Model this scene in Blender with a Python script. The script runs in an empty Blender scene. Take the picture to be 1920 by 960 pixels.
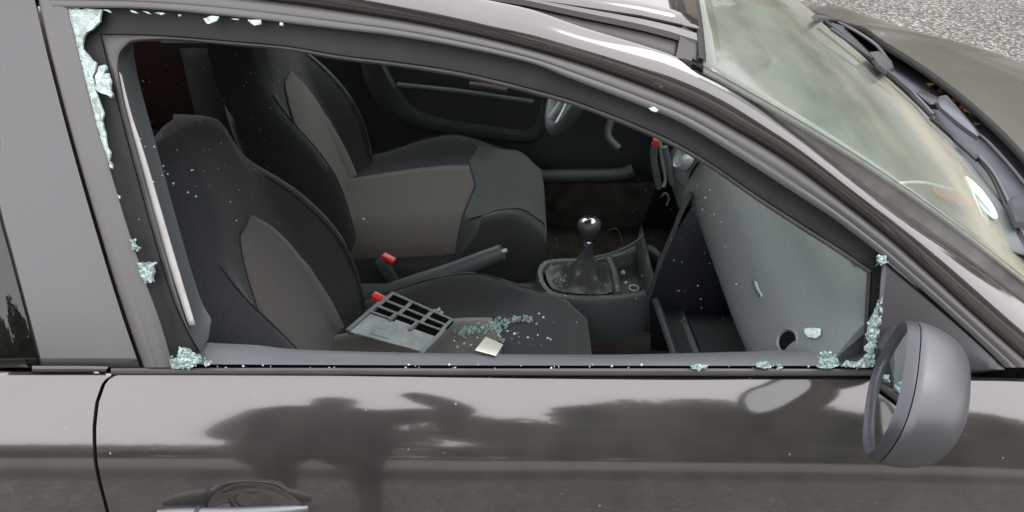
import bpy, bmesh, math, random
from mathutils import Vector, Matrix, noise
R = math.radians
random.seed(7)
C = bpy.context.scene.collection
SC = bpy.context.scene

# ------------------------------------------------------------------ camera
CAM = Vector((0.0, -1.66, 1.717)); PITCH = 35.0; F = 1507.0
cd = bpy.data.cameras.new('camera'); cam = bpy.data.objects.new('camera', cd); C.objects.link(cam)
cam.location = CAM; cam.rotation_euler = (R(90 - PITCH), 0, 0)
cd.sensor_width = 36; cd.lens = 36 * F / 1920; cd.clip_start = 0.02; cd.clip_end = 600
SC.camera = cam
# ------------------------------------------------------------------ light
w = bpy.data.worlds.new('World'); SC.world = w; w.use_nodes = True
nt = w.node_tree; nt.nodes.clear()
sky = nt.nodes.new('ShaderNodeTexSky'); sky.sky_type = 'NISHITA'; sky.sun_disc = False
SUN_EL, SUN_ROT = 58, 70
sky.sun_elevation = R(SUN_EL); sky.sun_rotation = R(SUN_ROT); sky.dust_density = 2; sky.air_density = 1.0; sky.ozone_density = 1
hs = nt.nodes.new('ShaderNodeHueSaturation'); hs.inputs['Saturation'].default_value = 0.16
# overcast: soft cloud mottling multiplied over the sky
tc = nt.nodes.new('ShaderNodeTexCoord'); nz = nt.nodes.new('ShaderNodeTexNoise'); nz.inputs['Scale'].default_value = 2.2; nz.inputs['Detail'].default_value = 5
mr = nt.nodes.new('ShaderNodeMapRange'); mr.inputs['From Min'].default_value = .3; mr.inputs['From Max'].default_value = .7; mr.inputs['To Min'].default_value = .82; mr.inputs['To Max'].default_value = 1.15
mx = nt.nodes.new('ShaderNodeMix'); mx.data_type = 'RGBA'; mx.blend_type = 'MULTIPLY'; mx.inputs[0].default_value = 1
bg = nt.nodes.new('ShaderNodeBackground'); bg.inputs['Strength'].default_value = 0.15
wo = nt.nodes.new('ShaderNodeOutputWorld')
L = nt.links.new
L(sky.outputs[0], hs.inputs['Color']); L(tc.outputs['Generated'], nz.inputs['Vector']); L(nz.outputs[0], mr.inputs['Value'])
L(hs.outputs[0], mx.inputs[6]); L(mr.outputs[0], mx.inputs[7])
ov = nt.nodes.new('ShaderNodeMix'); ov.data_type = 'RGBA'; ov.inputs[0].default_value = .88; ov.inputs[7].default_value = (10.2, 10.25, 10.7, 1)   # even cloud layer
L(mx.outputs[2], ov.inputs[6]); L(ov.outputs[2], bg.inputs['Color']); L(bg.outputs[0], wo.inputs['Surface'])
sd = bpy.data.lights.new('sun', 'SUN'); sd.energy = 0.5; sd.angle = R(25); sd.color = (1, .97, .93)
so = bpy.data.objects.new('sun', sd); C.objects.link(so)
# sky sun_rotation: direction to the sun is (sin r, cos r) in x,y
sv = Vector((math.sin(R(SUN_ROT)) * math.cos(R(SUN_EL)), math.cos(R(SUN_ROT)) * math.cos(R(SUN_EL)), math.sin(R(SUN_EL))))
so.rotation_euler = sv.to_track_quat('Z', 'Y').to_euler(); so.location = (0, -3, 6)
SC.view_settings.view_transform = 'Standard'; SC.view_settings.look = 'None'; SC.view_settings.gamma = 1
SC.view_settings.exposure = 0.9
SC.render.resolution_x = 1024; SC.render.resolution_y = 512
SC.render.engine = 'CYCLES'
SC.cycles.max_bounces = 10; SC.cycles.transparent_max_bounces = 16

# ------------------------------------------------------------------ tagging
def tag(o, label=None, cat=None, group=None, kind=None):
    if label: o['label'] = label
    if cat: o['category'] = cat
    if group: o['group'] = group
    if kind: o['kind'] = kind
    return o
def empty(name, loc=(0, 0, 0)):
    o = bpy.data.objects.new(name, None); C.objects.link(o); o.location = loc; o.empty_display_size = .1
    return o
def mesh(name, verts, faces, mat, parent=None, smooth=True, sharp=35):
    me = bpy.data.meshes.new(name); me.from_pydata([tuple(v) for v in verts], [], faces); me.update()
    mats = mat if isinstance(mat, (list, tuple)) else [mat]
    for m in mats: me.materials.append(m)
    o = bpy.data.objects.new(name, me); C.objects.link(o)
    if parent:
        o.parent = parent
        if parent.type == 'EMPTY': o.matrix_parent_inverse = Matrix.Translation(-Vector(parent.location))
    bm = bmesh.new(); bm.from_mesh(me); bmesh.ops.recalc_face_normals(bm, faces=bm.faces); bm.to_mesh(me); bm.free()
    if smooth:
        for p in me.polygons: p.use_smooth = True
        me.set_sharp_from_angle(angle=R(sharp))
    return o
def solid(o, t, off=-1):
    m = o.modifiers.new('thickness', 'SOLIDIFY'); m.thickness = t; m.offset = off; return o

# ------------------------------------------------------------------ materials
def mat(name, col, rough=.5, metal=0, coat=0, spec=.5, bump=0, bscale=200, bdetail=3, var=0, vscale=6, rvar=0, coat_rough=.04, sheen=0):
    m = bpy.data.materials.new(name); m.use_nodes = True; n = m.node_tree; p = n.nodes['Principled BSDF']; l = n.links.new
    p.inputs['Base Color'].default_value = (*col, 1); p.inputs['Roughness'].default_value = rough
    p.inputs['Metallic'].default_value = metal; p.inputs['Coat Weight'].default_value = coat
    p.inputs['Coat Roughness'].default_value = coat_rough
    p.inputs['Specular IOR Level'].default_value = spec
    if sheen: p.inputs['Sheen Weight'].default_value = sheen
    t = n.nodes.new('ShaderNodeTexCoord')
    if var:
        z = n.nodes.new('ShaderNodeTexNoise'); z.inputs['Scale'].default_value = vscale; z.inputs['Detail'].default_value = 6
        r = n.nodes.new('ShaderNodeMapRange'); r.inputs['From Min'].default_value = .3; r.inputs['From Max'].default_value = .7
        r.inputs['To Min'].default_value = 1 - var; r.inputs['To Max'].default_value = 1 + var
        x = n.nodes.new('ShaderNodeMix'); x.data_type = 'RGBA'; x.blend_type = 'MULTIPLY'; x.inputs[0].default_value = 1
        x.inputs[6].default_value = (*col, 1)
        l(t.outputs['Object'], z.inputs['Vector']); l(z.outputs[0], r.inputs['Value']); l(r.outputs[0], x.inputs[7]); l(x.outputs[2], p.inputs['Base Color'])
    if rvar:
        z = n.nodes.new('ShaderNodeTexNoise'); z.inputs['Scale'].default_value = 9; z.inputs['Detail'].default_value = 8
        r = n.nodes.new('ShaderNodeMapRange'); r.inputs['From Min'].default_value = .15; r.inputs['From Max'].default_value = .9
        r.inputs['To Min'].default_value = max(.01, rough - rvar); r.inputs['To Max'].default_value = rough + rvar
        l(t.outputs['Object'], z.inputs['Vector']); l(z.outputs[0], r.inputs['Value']); l(r.outputs[0], p.inputs['Roughness'])
    if bump:
        z = n.nodes.new('ShaderNodeTexNoise'); z.inputs['Scale'].default_value = bscale; z.inputs['Detail'].default_value = bdetail
        b = n.nodes.new('ShaderNodeBump'); b.inputs['Strength'].default_value = bump; b.inputs['Distance'].default_value = .002
        l(t.outputs['Object'], z.inputs['Vector']); l(z.outputs[0], b.inputs['Height']); l(b.outputs[0], p.inputs['Normal'])
    return m

def paint_mat(name='metallic_paint', rough=.11, dmin=.045, dmax=.13, dust=(.36, .33, .30)):
    m = mat(name, (.150, .139, .137), rough=rough, metal=.92, coat=.8, coat_rough=.02, rvar=.04)
    n = m.node_tree; p = n.nodes['Principled BSDF']; l = n.links.new
    t = n.nodes.new('ShaderNodeTexCoord')
    # thin dust film, runs and specks on the paint
    mp = n.nodes.new('ShaderNodeMapping'); mp.inputs['Scale'].default_value = (14, 14, 9)
    z = n.nodes.new('ShaderNodeTexNoise'); z.inputs['Scale'].default_value = 1; z.inputs['Detail'].default_value = 6
    r = n.nodes.new('ShaderNodeMapRange'); r.inputs['From Min'].default_value = .25; r.inputs['From Max'].default_value = .85; r.inputs['To Max'].default_value = dmax; r.inputs['To Min'].default_value = dmin
    v = n.nodes.new('ShaderNodeTexVoronoi'); v.inputs['Scale'].default_value = 26
    r2 = n.nodes.new('ShaderNodeMapRange'); r2.inputs['From Min'].default_value = .03; r2.inputs['From Max'].default_value = .055; r2.inputs['To Min'].default_value = .75; r2.inputs['To Max'].default_value = 0
    mxm = n.nodes.new('ShaderNodeMath'); mxm.operation = 'MAXIMUM'
    d = n.nodes.new('ShaderNodeBsdfDiffuse'); d.inputs['Color'].default_value = (*dust, 1)
    ms = n.nodes.new('ShaderNodeMixShader'); out = n.nodes['Material Output']
    l(t.outputs['Object'], mp.inputs['Vector']); l(mp.outputs[0], z.inputs['Vector']); l(z.outputs[0], r.inputs['Value'])
    l(t.outputs['Object'], v.inputs['Vector']); l(v.outputs['Distance'], r2.inputs['Value'])
    l(r.outputs[0], mxm.inputs[0]); l(r2.outputs[0], mxm.inputs[1]); l(mxm.outputs[0], ms.inputs[0])
    l(p.outputs[0], ms.inputs[1]); l(d.outputs[0], ms.inputs[2]); l(ms.outputs[0], out.inputs['Surface'])
    return m
def glass_mat(name, tint, dirt=.0, boost=1.0, rough=.015, band=False):
    m = bpy.data.materials.new(name); m.use_nodes = True; n = m.node_tree; n.nodes.clear(); l = n.links.new
    out = n.nodes.new('ShaderNodeOutputMaterial')
    tr = n.nodes.new('ShaderNodeBsdfTransparent'); tr.inputs[0].default_value = (*tint, 1)
    gl = n.nodes.new('ShaderNodeBsdfGlossy'); gl.inputs['Roughness'].default_value = rough; gl.inputs['Color'].default_value = (.95, .97, .96, 1)
    fr = n.nodes.new('ShaderNodeFresnel'); fr.inputs['IOR'].default_value = 1.5
    mu = n.nodes.new('ShaderNodeMath'); mu.operation = 'MULTIPLY'; mu.inputs[1].default_value = boost; mu.use_clamp = True
    ms = n.nodes.new('ShaderNodeMixShader')
    ge = n.nodes.new('ShaderNodeNewGeometry'); iv = n.nodes.new('ShaderNodeMath'); iv.operation = 'SUBTRACT'; iv.inputs[0].default_value = 1
    m3 = n.nodes.new('ShaderNodeMath'); m3.operation = 'MULTIPLY'
    l(ge.outputs['Backfacing'], iv.inputs[1]); l(mu.outputs[0], m3.inputs[0]); l(iv.outputs[0], m3.inputs[1])   # reflect once per pane, on entry
    l(fr.outputs[0], mu.inputs[0]); l(m3.outputs[0], ms.inputs[0]); l(tr.outputs[0], ms.inputs[1]); l(gl.outputs[0], ms.inputs[2])
    last = ms
    if dirt:
        t = n.nodes.new('ShaderNodeTexCoord'); z = n.nodes.new('ShaderNodeTexNoise'); z.inputs['Scale'].default_value = 5; z.inputs['Detail'].default_value = 7; z.inputs['Roughness'].default_value = .65
        r = n.nodes.new('ShaderNodeMapRange'); r.inputs['From Min'].default_value = .35; r.inputs['From Max'].default_value = .75; r.inputs['To Min'].default_value = dirt * .5; r.inputs['To Max'].default_value = dirt * 1.6
        d = n.nodes.new('ShaderNodeBsdfDiffuse'); d.inputs[0].default_value = (.41, .42, .355, 1)
        m2 = n.nodes.new('ShaderNodeMixShader')
        l(t.outputs['Object'], z.inputs['Vector']); l(z.outputs[0], r.inputs['Value']); l(r.outputs[0], m2.inputs[0]); l(ms.outputs[0], m2.inputs[1]); l(d.outputs[0], m2.inputs[2]); last = m2
    if band:  # beige ground reflection along the windscreen base, painted in as diffuse colour
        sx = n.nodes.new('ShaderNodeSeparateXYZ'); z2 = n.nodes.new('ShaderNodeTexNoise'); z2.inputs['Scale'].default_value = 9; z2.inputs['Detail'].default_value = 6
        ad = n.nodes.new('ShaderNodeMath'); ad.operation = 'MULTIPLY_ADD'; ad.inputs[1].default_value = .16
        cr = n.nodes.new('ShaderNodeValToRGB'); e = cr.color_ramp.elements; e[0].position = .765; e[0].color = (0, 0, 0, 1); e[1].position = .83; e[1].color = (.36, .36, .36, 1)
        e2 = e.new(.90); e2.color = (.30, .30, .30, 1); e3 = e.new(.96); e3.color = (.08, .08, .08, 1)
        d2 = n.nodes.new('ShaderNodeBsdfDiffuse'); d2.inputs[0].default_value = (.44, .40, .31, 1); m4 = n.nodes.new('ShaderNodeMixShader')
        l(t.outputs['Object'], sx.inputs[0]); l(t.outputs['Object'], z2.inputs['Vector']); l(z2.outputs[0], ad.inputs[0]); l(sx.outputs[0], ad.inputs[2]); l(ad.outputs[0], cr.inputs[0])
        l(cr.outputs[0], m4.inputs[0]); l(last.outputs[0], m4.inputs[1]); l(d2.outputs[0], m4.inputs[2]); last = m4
    l(last.outputs[0], out.inputs['Surface'])
    return m
def crackle_mat(name, col, scale, edgecol, trans=.25):
    m = mat(name, col, rough=.22, spec=.8); n = m.node_tree; p = n.nodes['Principled BSDF']; l = n.links.new
    p.inputs['Transmission Weight'].default_value = trans
    t = n.nodes.new('ShaderNodeTexCoord'); v = n.nodes.new('ShaderNodeTexVoronoi'); v.feature = 'DISTANCE_TO_EDGE'; v.inputs['Scale'].default_value = scale
    v2 = n.nodes.new('ShaderNodeTexVoronoi'); v2.inputs['Scale'].default_value = scale
    r = n.nodes.new('ShaderNodeMapRange'); r.inputs['From Max'].default_value = .09
    x = n.nodes.new('ShaderNodeMix'); x.data_type = 'RGBA'; x.inputs[6].default_value = (*edgecol, 1)
    cr = n.nodes.new('ShaderNodeMix'); cr.data_type = 'RGBA'; cr.inputs[6].default_value = (*[c * .45 for c in col], 1); cr.inputs[7].default_value = (*[min(1, c * 1.45) for c in col], 1)
    b = n.nodes.new('ShaderNodeBump'); b.inputs['Strength'].default_value = .5; b.inputs['Distance'].default_value = .002
    l(t.outputs['Object'], v.inputs['Vector']); l(t.outputs['Object'], v2.inputs['Vector']); l(v.outputs['Distance'], r.inputs['Value']); l(r.outputs[0], x.inputs[0])
    l(v2.outputs['Color'], cr.inputs[0]); l(cr.outputs[2], x.inputs[7]); l(x.outputs[2], p.inputs['Base Color']); l(r.outputs[0], b.inputs['Height']); l(b.outputs[0], p.inputs['Normal'])
    return m
def asphalt_mat():
    m = mat('asphalt', (.2, .19, .18), rough=.85); n = m.node_tree; p = n.nodes['Principled BSDF']; l = n.links.new
    t = n.nodes.new('ShaderNodeTexCoord')
    v = n.nodes.new('ShaderNodeTexVoronoi'); v.inputs['Scale'].default_value = 75; v.inputs['Randomness'].default_value = 1
    cr = n.nodes.new('ShaderNodeValToRGB'); e = cr.color_ramp.elements
    e[0].position = .0; e[0].color = (.05, .045, .04, 1); e[1].position = 1; e[1].color = (.34, .315, .28, 1)
    e2 = e.new(.42); e2.color = (.10, .09, .08, 1); e3 = e.new(.72); e3.color = (.17, .155, .137, 1)
    sp = n.nodes.new('ShaderNodeSeparateColor')
    z = n.nodes.new('ShaderNodeTexNoise'); z.inputs['Scale'].default_value = 1.4; z.inputs['Detail'].default_value = 5
    r = n.nodes.new('ShaderNodeMapRange'); r.inputs['From Min'].default_value = .3; r.inputs['From Max'].default_value = .7; r.inputs['To Min'].default_value = .72; r.inputs['To Max'].default_value = 1.15
    x = n.nodes.new('ShaderNodeMix'); x.data_type = 'RGBA'; x.blend_type = 'MULTIPLY'; x.inputs[0].default_value = 1
    b = n.nodes.new('ShaderNodeBump'); b.inputs['Strength'].default_value = .9; b.inputs['Distance'].default_value = .006
    l(t.outputs['Object'], v.inputs['Vector']); l(v.outputs['Color'], sp.inputs[0]); l(sp.outputs[0], cr.inputs[0])
    l(t.outputs['Object'], z.inputs['Vector']); l(z.outputs[0], r.inputs['Value']); l(cr.outputs[0], x.inputs[6]); l(r.outputs[0], x.inputs[7])
    l(x.outputs[2], p.inputs['Base Color']); l(v.outputs['Distance'], b.inputs['Height']); b.invert = True; l(b.outputs[0], p.inputs['Normal'])
    return m

M = dict(
    paint=paint_mat(), bonnet=paint_mat('dusty_bonnet_paint', .30, .42, .62, (.125, .12, .10)),
    frame=mat('satin_door_frame', (.125, .118, .114), rough=.40, spec=.6, metal=.5, rvar=.08, bump=.05, bscale=60),
    pillar=mat('satin_pillar_cover', (.12, .118, .118), rough=.28, spec=.6, metal=.7, rvar=.05),
    sail=mat('satin_sail_panel', (.055, .052, .055), rough=.38, spec=.6, metal=.3, rvar=.05),
    rubber=mat('black_rubber', (.016, .016, .016), rough=.6, spec=.4, var=.3, vscale=14, bump=.1),
    seal=mat('grey_rubber_seal', (.085, .08, .075), rough=.55, spec=.5, var=.15, vscale=10),
    lip=mat('worn_seal_lip', (.085, .08, .074), rough=.5, var=.2, vscale=20),
    white=mat('pale_painted_flange', (.40, .39, .375), rough=.6, spec=.2, var=.12, vscale=30),
    dark=mat('dark_gap', (.004, .004, .004), rough=.9, spec=.1),
    gutter=mat('roof_gutter', (.15, .138, .13), rough=.55, var=.3, vscale=25),
    ditch=mat('roof_ditch_seal', (.028, .024, .022), rough=.45),
    sill=mat('door_card_top', (.11, .115, .125), rough=.42, bump=.15, bscale=900, spec=.5),
    fabric=mat('charcoal_seat_fabric', (.036, .038, .041), rough=.95, bump=.5, bscale=70, bdetail=12, var=.30, vscale=420, spec=.15, sheen=.25),
    fabric2=mat('slate_seat_fabric', (.062, .070, .072), rough=.92, bump=.5, bscale=70, bdetail=12, var=.30, vscale=420, spec=.15, sheen=.3),
    insert=mat('taupe_seat_insert', (.125, .110, .098), rough=.95, bump=.5, bscale=80, bdetail=12, var=.28, vscale=380, spec=.15, sheen=.3),
    rear=mat('rear_bench_fabric', (.07, .042, .036), rough=.95, spec=.1),
    dash=mat('grey_dash_plastic', (.125, .14, .14), rough=.36, bump=.35, bscale=420, spec=.6, var=.10, vscale=260),
    dashtop=mat('dashboard_top', (.12, .14, .13), rough=.55, bump=.2, bscale=700, var=.2, vscale=5),
    plastic=mat('dark_cabin_plastic', (.058, .064, .067), rough=.42, bump=.1, bscale=900, spec=.5),
    plastic2=mat('slate_cabin_plastic', (.088, .10, .102), rough=.4, bump=.1, bscale=900, spec=.5),
    navy=mat('dark_blue_grey_plastic', (.022, .025, .036), rough=.4),
    carpet=mat('dark_carpet', (.075, .066, .055), rough=1, bump=.8, bscale=500, var=.35, vscale=18, spec=.1),
    headliner=mat('headliner', (.30, .30, .29), rough=.9, bump=.2, bscale=700),
    cowl=mat('cowl_plastic', (.10, .105, .125), rough=.38, var=.15, vscale=12, spec=.6),
    wiper=mat('wiper_black', (.014, .014, .015), rough=.4, spec=.6),
    wiperarm=mat('wiper_arm_grey', (.08, .082, .095), rough=.33, spec=.7, metal=.2),
    silver=mat('silver_plastic', (.42, .46, .46), rough=.3, metal=.5),
    chrome=mat('chrome', (.75, .76, .76), rough=.15, metal=1),
    red=mat('red_button', (.72, .035, .025), rough=.35, coat=.4),
    leather=mat('worn_leather_boot', (.075, .08, .072), rough=.42, bump=.4, bscale=120, spec=.6),
    mirror_shell=mat('grey_mirror_shell', (.105, .106, .112), rough=.40, metal=.45, rvar=.05),
    handle=mat('grey_door_handle', (.20, .205, .22), rough=.38, metal=.5),
    bezel=mat('mirror_bezel', (.06, .062, .07), rough=.34, metal=.3),
    mirror=mat('mirror_silver', (.66, .70, .69), rough=.02, metal=1),
    traygrey=mat('dusty_grey_plastic', (.36, .40, .39), rough=.6, var=.25, vscale=30),
    trayframe=mat('grey_vent_plastic', (.22, .24, .24), rough=.4),
    paper=mat('white_card', (.80, .78, .70), rough=.7),
    cord=mat('white_cord', (.85, .86, .80), rough=.4),
    card=mat('pale_parking_card', (.42, .56, .54), rough=.35, coat=.5),
    cloth=mat('dark_coat', (.022, .015, .016), rough=.9),
    skin=mat('skin', (.45, .29, .22), rough=.5),
    foliage=mat('foliage', (.055, .075, .028), rough=.7, var=.4, vscale=1),
    foliage2=mat('autumn_foliage', (.16, .11, .035), rough=.7, var=.4, vscale=1),
    foliage3=mat('pale_foliage', (.12, .12, .06), rough=.7, var=.4, vscale=1),
    bark=mat('bark', (.11, .085, .06), rough=.9, bump=.6, bscale=20),
    render=mat('beige_render', (.46, .40, .31), rough=.9, var=.1, vscale=1),
    rooftile=mat('roof_tile', (.16, .09, .06), rough=.8),
    winglass=mat('house_window', (.03, .035, .04), rough=.08, spec=.8),
    tyre=mat('tyre', (.02, .02, .02), rough=.85), rim=mat('alloy', (.4, .4, .41), rough=.3, metal=.9),
    yellow=mat('yellow_leaf', (.45, .32, .05), rough=.6), redleaf=mat('red_leaf', (.35, .06, .03), rough=.6), brown=mat('brown_leaf', (.16, .07, .03), rough=.7),
)
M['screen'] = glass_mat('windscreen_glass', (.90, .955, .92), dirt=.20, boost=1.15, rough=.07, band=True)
M['darkglass'] = glass_mat('privacy_glass', (.16, .19, .17), dirt=.03, boost=1.6)
M['clear'] = glass_mat('window_glass', (.95, .98, .96), dirt=.02)
M['sheet'] = crackle_mat('crazed_safety_glass', (.46, .57, .54), 120, (.62, .70, .68), trans=.1)
M['crumb'] = crackle_mat('broken_glass_lumps', (.55, .71, .67), 240, (.26, .40, .37), trans=.35)
M['speck'] = mat('glass_grit', (.70, .76, .73), rough=.25, spec=.8)

# ------------------------------------------------------------------ pixel -> ray helpers (photo is 1920 x 960)
def ray(u, v):
    a = (u - 960) / F; b = (480 - v) / F
    cp, sp = math.cos(R(PITCH)), math.sin(R(PITCH))
    fw = Vector((0, cp, -sp)); up = Vector((0, sp, cp)); rt = Vector((1, 0, 0))
    return fw + rt * a + up * b
def onY(u, v, y): d = ray(u, v); return CAM + d * ((y - CAM.y) / d.y)
def onZ(u, v, z): d = ray(u, v); return CAM + d * ((z - CAM.z) / d.z)
def bis(u, v, f, lo=.2, hi=5):
    d = ray(u, v)
    for _ in range(44):
        m = (lo + hi) / 2
        if f(CAM + d * m) > 0: hi = m
        else: lo = m
    return CAM + d * lo
def taper(x): return .10 * max(0, x + .2) ** 2
def yg(x, z): h = z - .93; return -.80 + .52 * h + .2 * h * h + taper(x)
def onG(u, v, off=0): return bis(u, v, lambda p: p.y - (yg(p.x, p.z) - off))
def spl(pts, n):
    """Catmull-Rom through pts resampled to n points by length (2-D or 3-D)"""
    P = [Vector(p) for p in pts]
    if len(P) == 2: return [P[0].lerp(P[1], i / (n - 1)) for i in range(n)]
    P = [P[0] * 2 - P[1]] + P + [P[-1] * 2 - P[-2]]
    D = []
    for i in range(1, len(P) - 2):
        p0, p1, p2, p3 = P[i - 1:i + 3]
        for k in range(16):
            t = k / 16
            D.append(.5 * ((2 * p1) + (p2 - p0) * t + (2 * p0 - 5 * p1 + 4 * p2 - p3) * t * t + (3 * p1 - p0 - 3 * p2 + p3) * t ** 3))
    D.append(P[-2]); acc = [0]
    for a, b in zip(D, D[1:]): acc.append(acc[-1] + (b - a).length)
    out = []; j = 0
    for i in range(n):
        s = acc[-1] * i / (n - 1)
        while j < len(D) - 2 and acc[j + 1] < s: j += 1
        q = (s - acc[j]) / max(1e-9, acc[j + 1] - acc[j]); out.append(D[j].lerp(D[j + 1], min(1, max(0, q))))
    return out
def grid(name, rows, m, parent=None, close=False, th=0, sharp=35, off=-1):
    n = len(rows[0]); V = [p for r in rows for p in r]; Fc = []
    for i in range(len(rows) - 1):
        for j in range(n - 1): a = i * n + j; Fc.append((a, a + 1, a + n + 1, a + n))
        if close: a = i * n; Fc.append((a + n - 1, a, a + n, a + 2 * n - 1))
    o = mesh(name, V, Fc, m, parent, sharp=sharp)
    if th: solid(o, th, off)
    return o
def gband(name, specs, n, m, parent=None, th=0, sharp=35):
    """loft over pixel polylines on the side-glass surface: specs = [(pixel polyline, offset)]"""
    rows = [[onG(p.x, p.y, o) for p in spl(pl, n)] for pl, o in specs]
    return grid(name, rows, m, parent, th=th, sharp=sharp)
def smooth_interp(tab, x):
    if x <= tab[0][0]: return tab[0][1]
    for (a, b), (c, d) in zip(tab, tab[1:]):
        if x <= c:
            t = (x - a) / (c - a); return b + (d - b) * t
    return tab[-1][1]
def tube(name, pts, r, m, parent=None, seg=8, n=None):
    P = spl(pts, n or max(6, len(pts) * 6)); rows = []
    rr = r if callable(r) else (lambda t: r)
    for i, p in enumerate(P):
        t = (P[min(i + 1, len(P) - 1)] - P[max(i - 1, 0)]).normalized()
        a = t.cross(Vector((0, .3, 1))).normalized(); b = t.cross(a)
        q = rr(i / (len(P) - 1)); rows.append([p + (a * math.cos(k * 2 * math.pi / seg) + b * math.sin(k * 2 * math.pi / seg)) * q for k in range(seg)])
    V = [p for r_ in rows for p in r_]; Fc = []
    for i in range(len(rows) - 1):
        for j in range(seg): a = i * seg + j; b = i * seg + (j + 1) % seg; Fc.append((a, b, b + seg, a + seg))
    Fc.append(tuple(range(seg))); Fc.append(tuple(range(len(V) - seg, len(V))))
    return mesh(name, V, Fc, m, parent, sharp=60)
def rbox(name, size, M4, m, parent=None, bev=.004, seg=3):
    bm = bmesh.new(); bmesh.ops.create_cube(bm, size=1)
    for v in bm.verts: v.co = Vector((v.co.x * size[0], v.co.y * size[1], v.co.z * size[2]))
    if bev: bmesh.ops.bevel(bm, geom=list(bm.edges), offset=bev, segments=seg, affect='EDGES', profile=.5)
    bmesh.ops.transform(bm, matrix=M4, verts=bm.verts)
    me = bpy.data.meshes.new(name); bm.to_mesh(me); bm.free(); me.materials.append(m)
    for p in me.polygons: p.use_smooth = True
    me.set_sharp_from_angle(angle=R(50))
    o = bpy.data.objects.new(name, me); C.objects.link(o)
    if parent:
        o.parent = parent
        if parent.type == 'EMPTY': o.matrix_parent_inverse = Matrix.Translation(-Vector(parent.location))
    return o
def T(x, y, z, rx=0, ry=0, rz=0):
    return Matrix.Translation((x, y, z)) @ Matrix.Rotation(R(rz), 4, 'Z') @ Matrix.Rotation(R(ry), 4, 'Y') @ Matrix.Rotation(R(rx), 4, 'X')

# ------------------------------------------------------------------ setting
g = 200
ground = mesh('asphalt_ground', [(-g, -g, 0), (g, -g, 0), (g, g, 0), (-g, g, 0)], [(0, 1, 2, 3)], asphalt_mat(), smooth=False)
tag(ground, kind='structure')

pave = mesh('pavement', [(-40, -9, .12), (40, -9, .12), (40, -2.75, .12), (-40, -2.75, .12), (-40, -2.75, 0), (40, -2.75, 0)], [(0, 1, 2, 3), (3, 2, 5, 4)], mat('pavement_concrete', (.19, .178, .165), rough=.9, var=.1, vscale=3), smooth=False); tag(pave, kind='structure')
kerb = mesh('kerb', [(-40, -2.75, .124), (40, -2.75, .124), (40, -2.6, .124), (-40, -2.6, .124), (-40, -2.6, 0), (40, -2.6, 0)], [(0, 1, 2, 3), (3, 2, 5, 4)], mat('kerb_stone', (.14, .135, .13), rough=.8, var=.1), smooth=False); tag(kerb, kind='structure')
lawn = mesh('grass_verge', [(-60, -40, .13), (60, -40, .13), (60, -9, .13), (-60, -9, .13)], [(0, 1, 2, 3)], mat('verge', (.06, .08, .03), rough=1, var=.3, vscale=2), smooth=False); tag(lawn, kind='structure')
# ------------------------------------------------------------------ the car
car = empty('parked_car', (0, 0, 0))
tag(car, 'dark grey metallic parked car with smashed front passenger window and red seat belt buckles', 'car')

# body side below the belt line: (x, q) with q = drop below the belt
beltpx = [(-700, 706), (-200, 704), (205, 703), (900, 704), (1640, 705), (2100, 716), (2600, 730)]
bl = [onG(u, v) for u, v in beltpx]
BT = [(p.x, p.z) for p in bl]
def zb(x):
    if x < BT[0][0]: return BT[0][1]
    # smooth through linear table
    s = 0
    for k in (-.2, -.1, 0, .1, .2): s += smooth_interp(BT, x + k)
    return s / 5
ELEV = [(0, 52), (.010, 43), (.022, 39.5), (.045, 35.5), (.068, 31.5), (.088, 27.5), (.108, 14.5), (.14, 12), (.19, 10.5), (.26, 9), (.34, 3), (.45, -3), (.52, -8), (.62, -18), (.72, -40)]
FQ = [0.0]
for i in range(760): FQ.append(FQ[-1] + math.tan(R(smooth_interp(ELEV, i * .001))) * .001)
def fq(q):
    if q <= 0: return 0
    i = min(q * 1000, 759.0); k = int(i); return FQ[k] + (FQ[k + 1] - FQ[k]) * (i - k)
def bulge(x, q): return -.012 * math.exp(-((x - 1.3) / .35) ** 2) * min(1, q / .1)
def S(x, q): z = zb(x) - q; return Vector((x, yg(x, zb(x)) - fq(q) - .045 * max(0, x - .1) ** 1.5 * (1 - math.exp(-q / .1)) + bulge(x, q), z))
def onS(u, v): return bis(u, v, lambda p: p.y - S(p.x, zb(p.x) - p.z).y, .3, 3)
# rear seam of the door
seampx = [(208, 690), (196, 715), (182, 755), (177, 800), (178, 850), (186, 900), (203, 965), (230, 1040), (262, 1120), (300, 1220), (360, 1360)]
sq = []
for u, v in seampx:
    p = onS(u, v); sq.append((zb(p.x) - p.z, p.x))
sq = sorted([(0, sq[0][1])] + [s for s in sq if s[0] > .004])
QN = [0, .004, .009, .014, .02, .028] + [.028 + .006 * i for i in range(1, 19)] + [.091, .0935, .096, .0985, .101, .105] + [.156 + .012 * i for i in range(1, 20)] + [.41, .45, .5, .55, .6, .65, .7]
QN = sorted(set(round(q, 4) for q in QN))
hp0 = onS(472, 932)     # centre of the door-handle cup
HX, HQ = hp0.x, zb(hp0.x) - hp0.z
def cup(x, q):
    d = ((x - HX) / .072) ** 2 + ((q - HQ - .018) / .042) ** 2
    if d >= 1: return 0
    t = min(1, (1 - d) * 1.15); return .013 * t * t * (3 - 2 * t)
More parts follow.
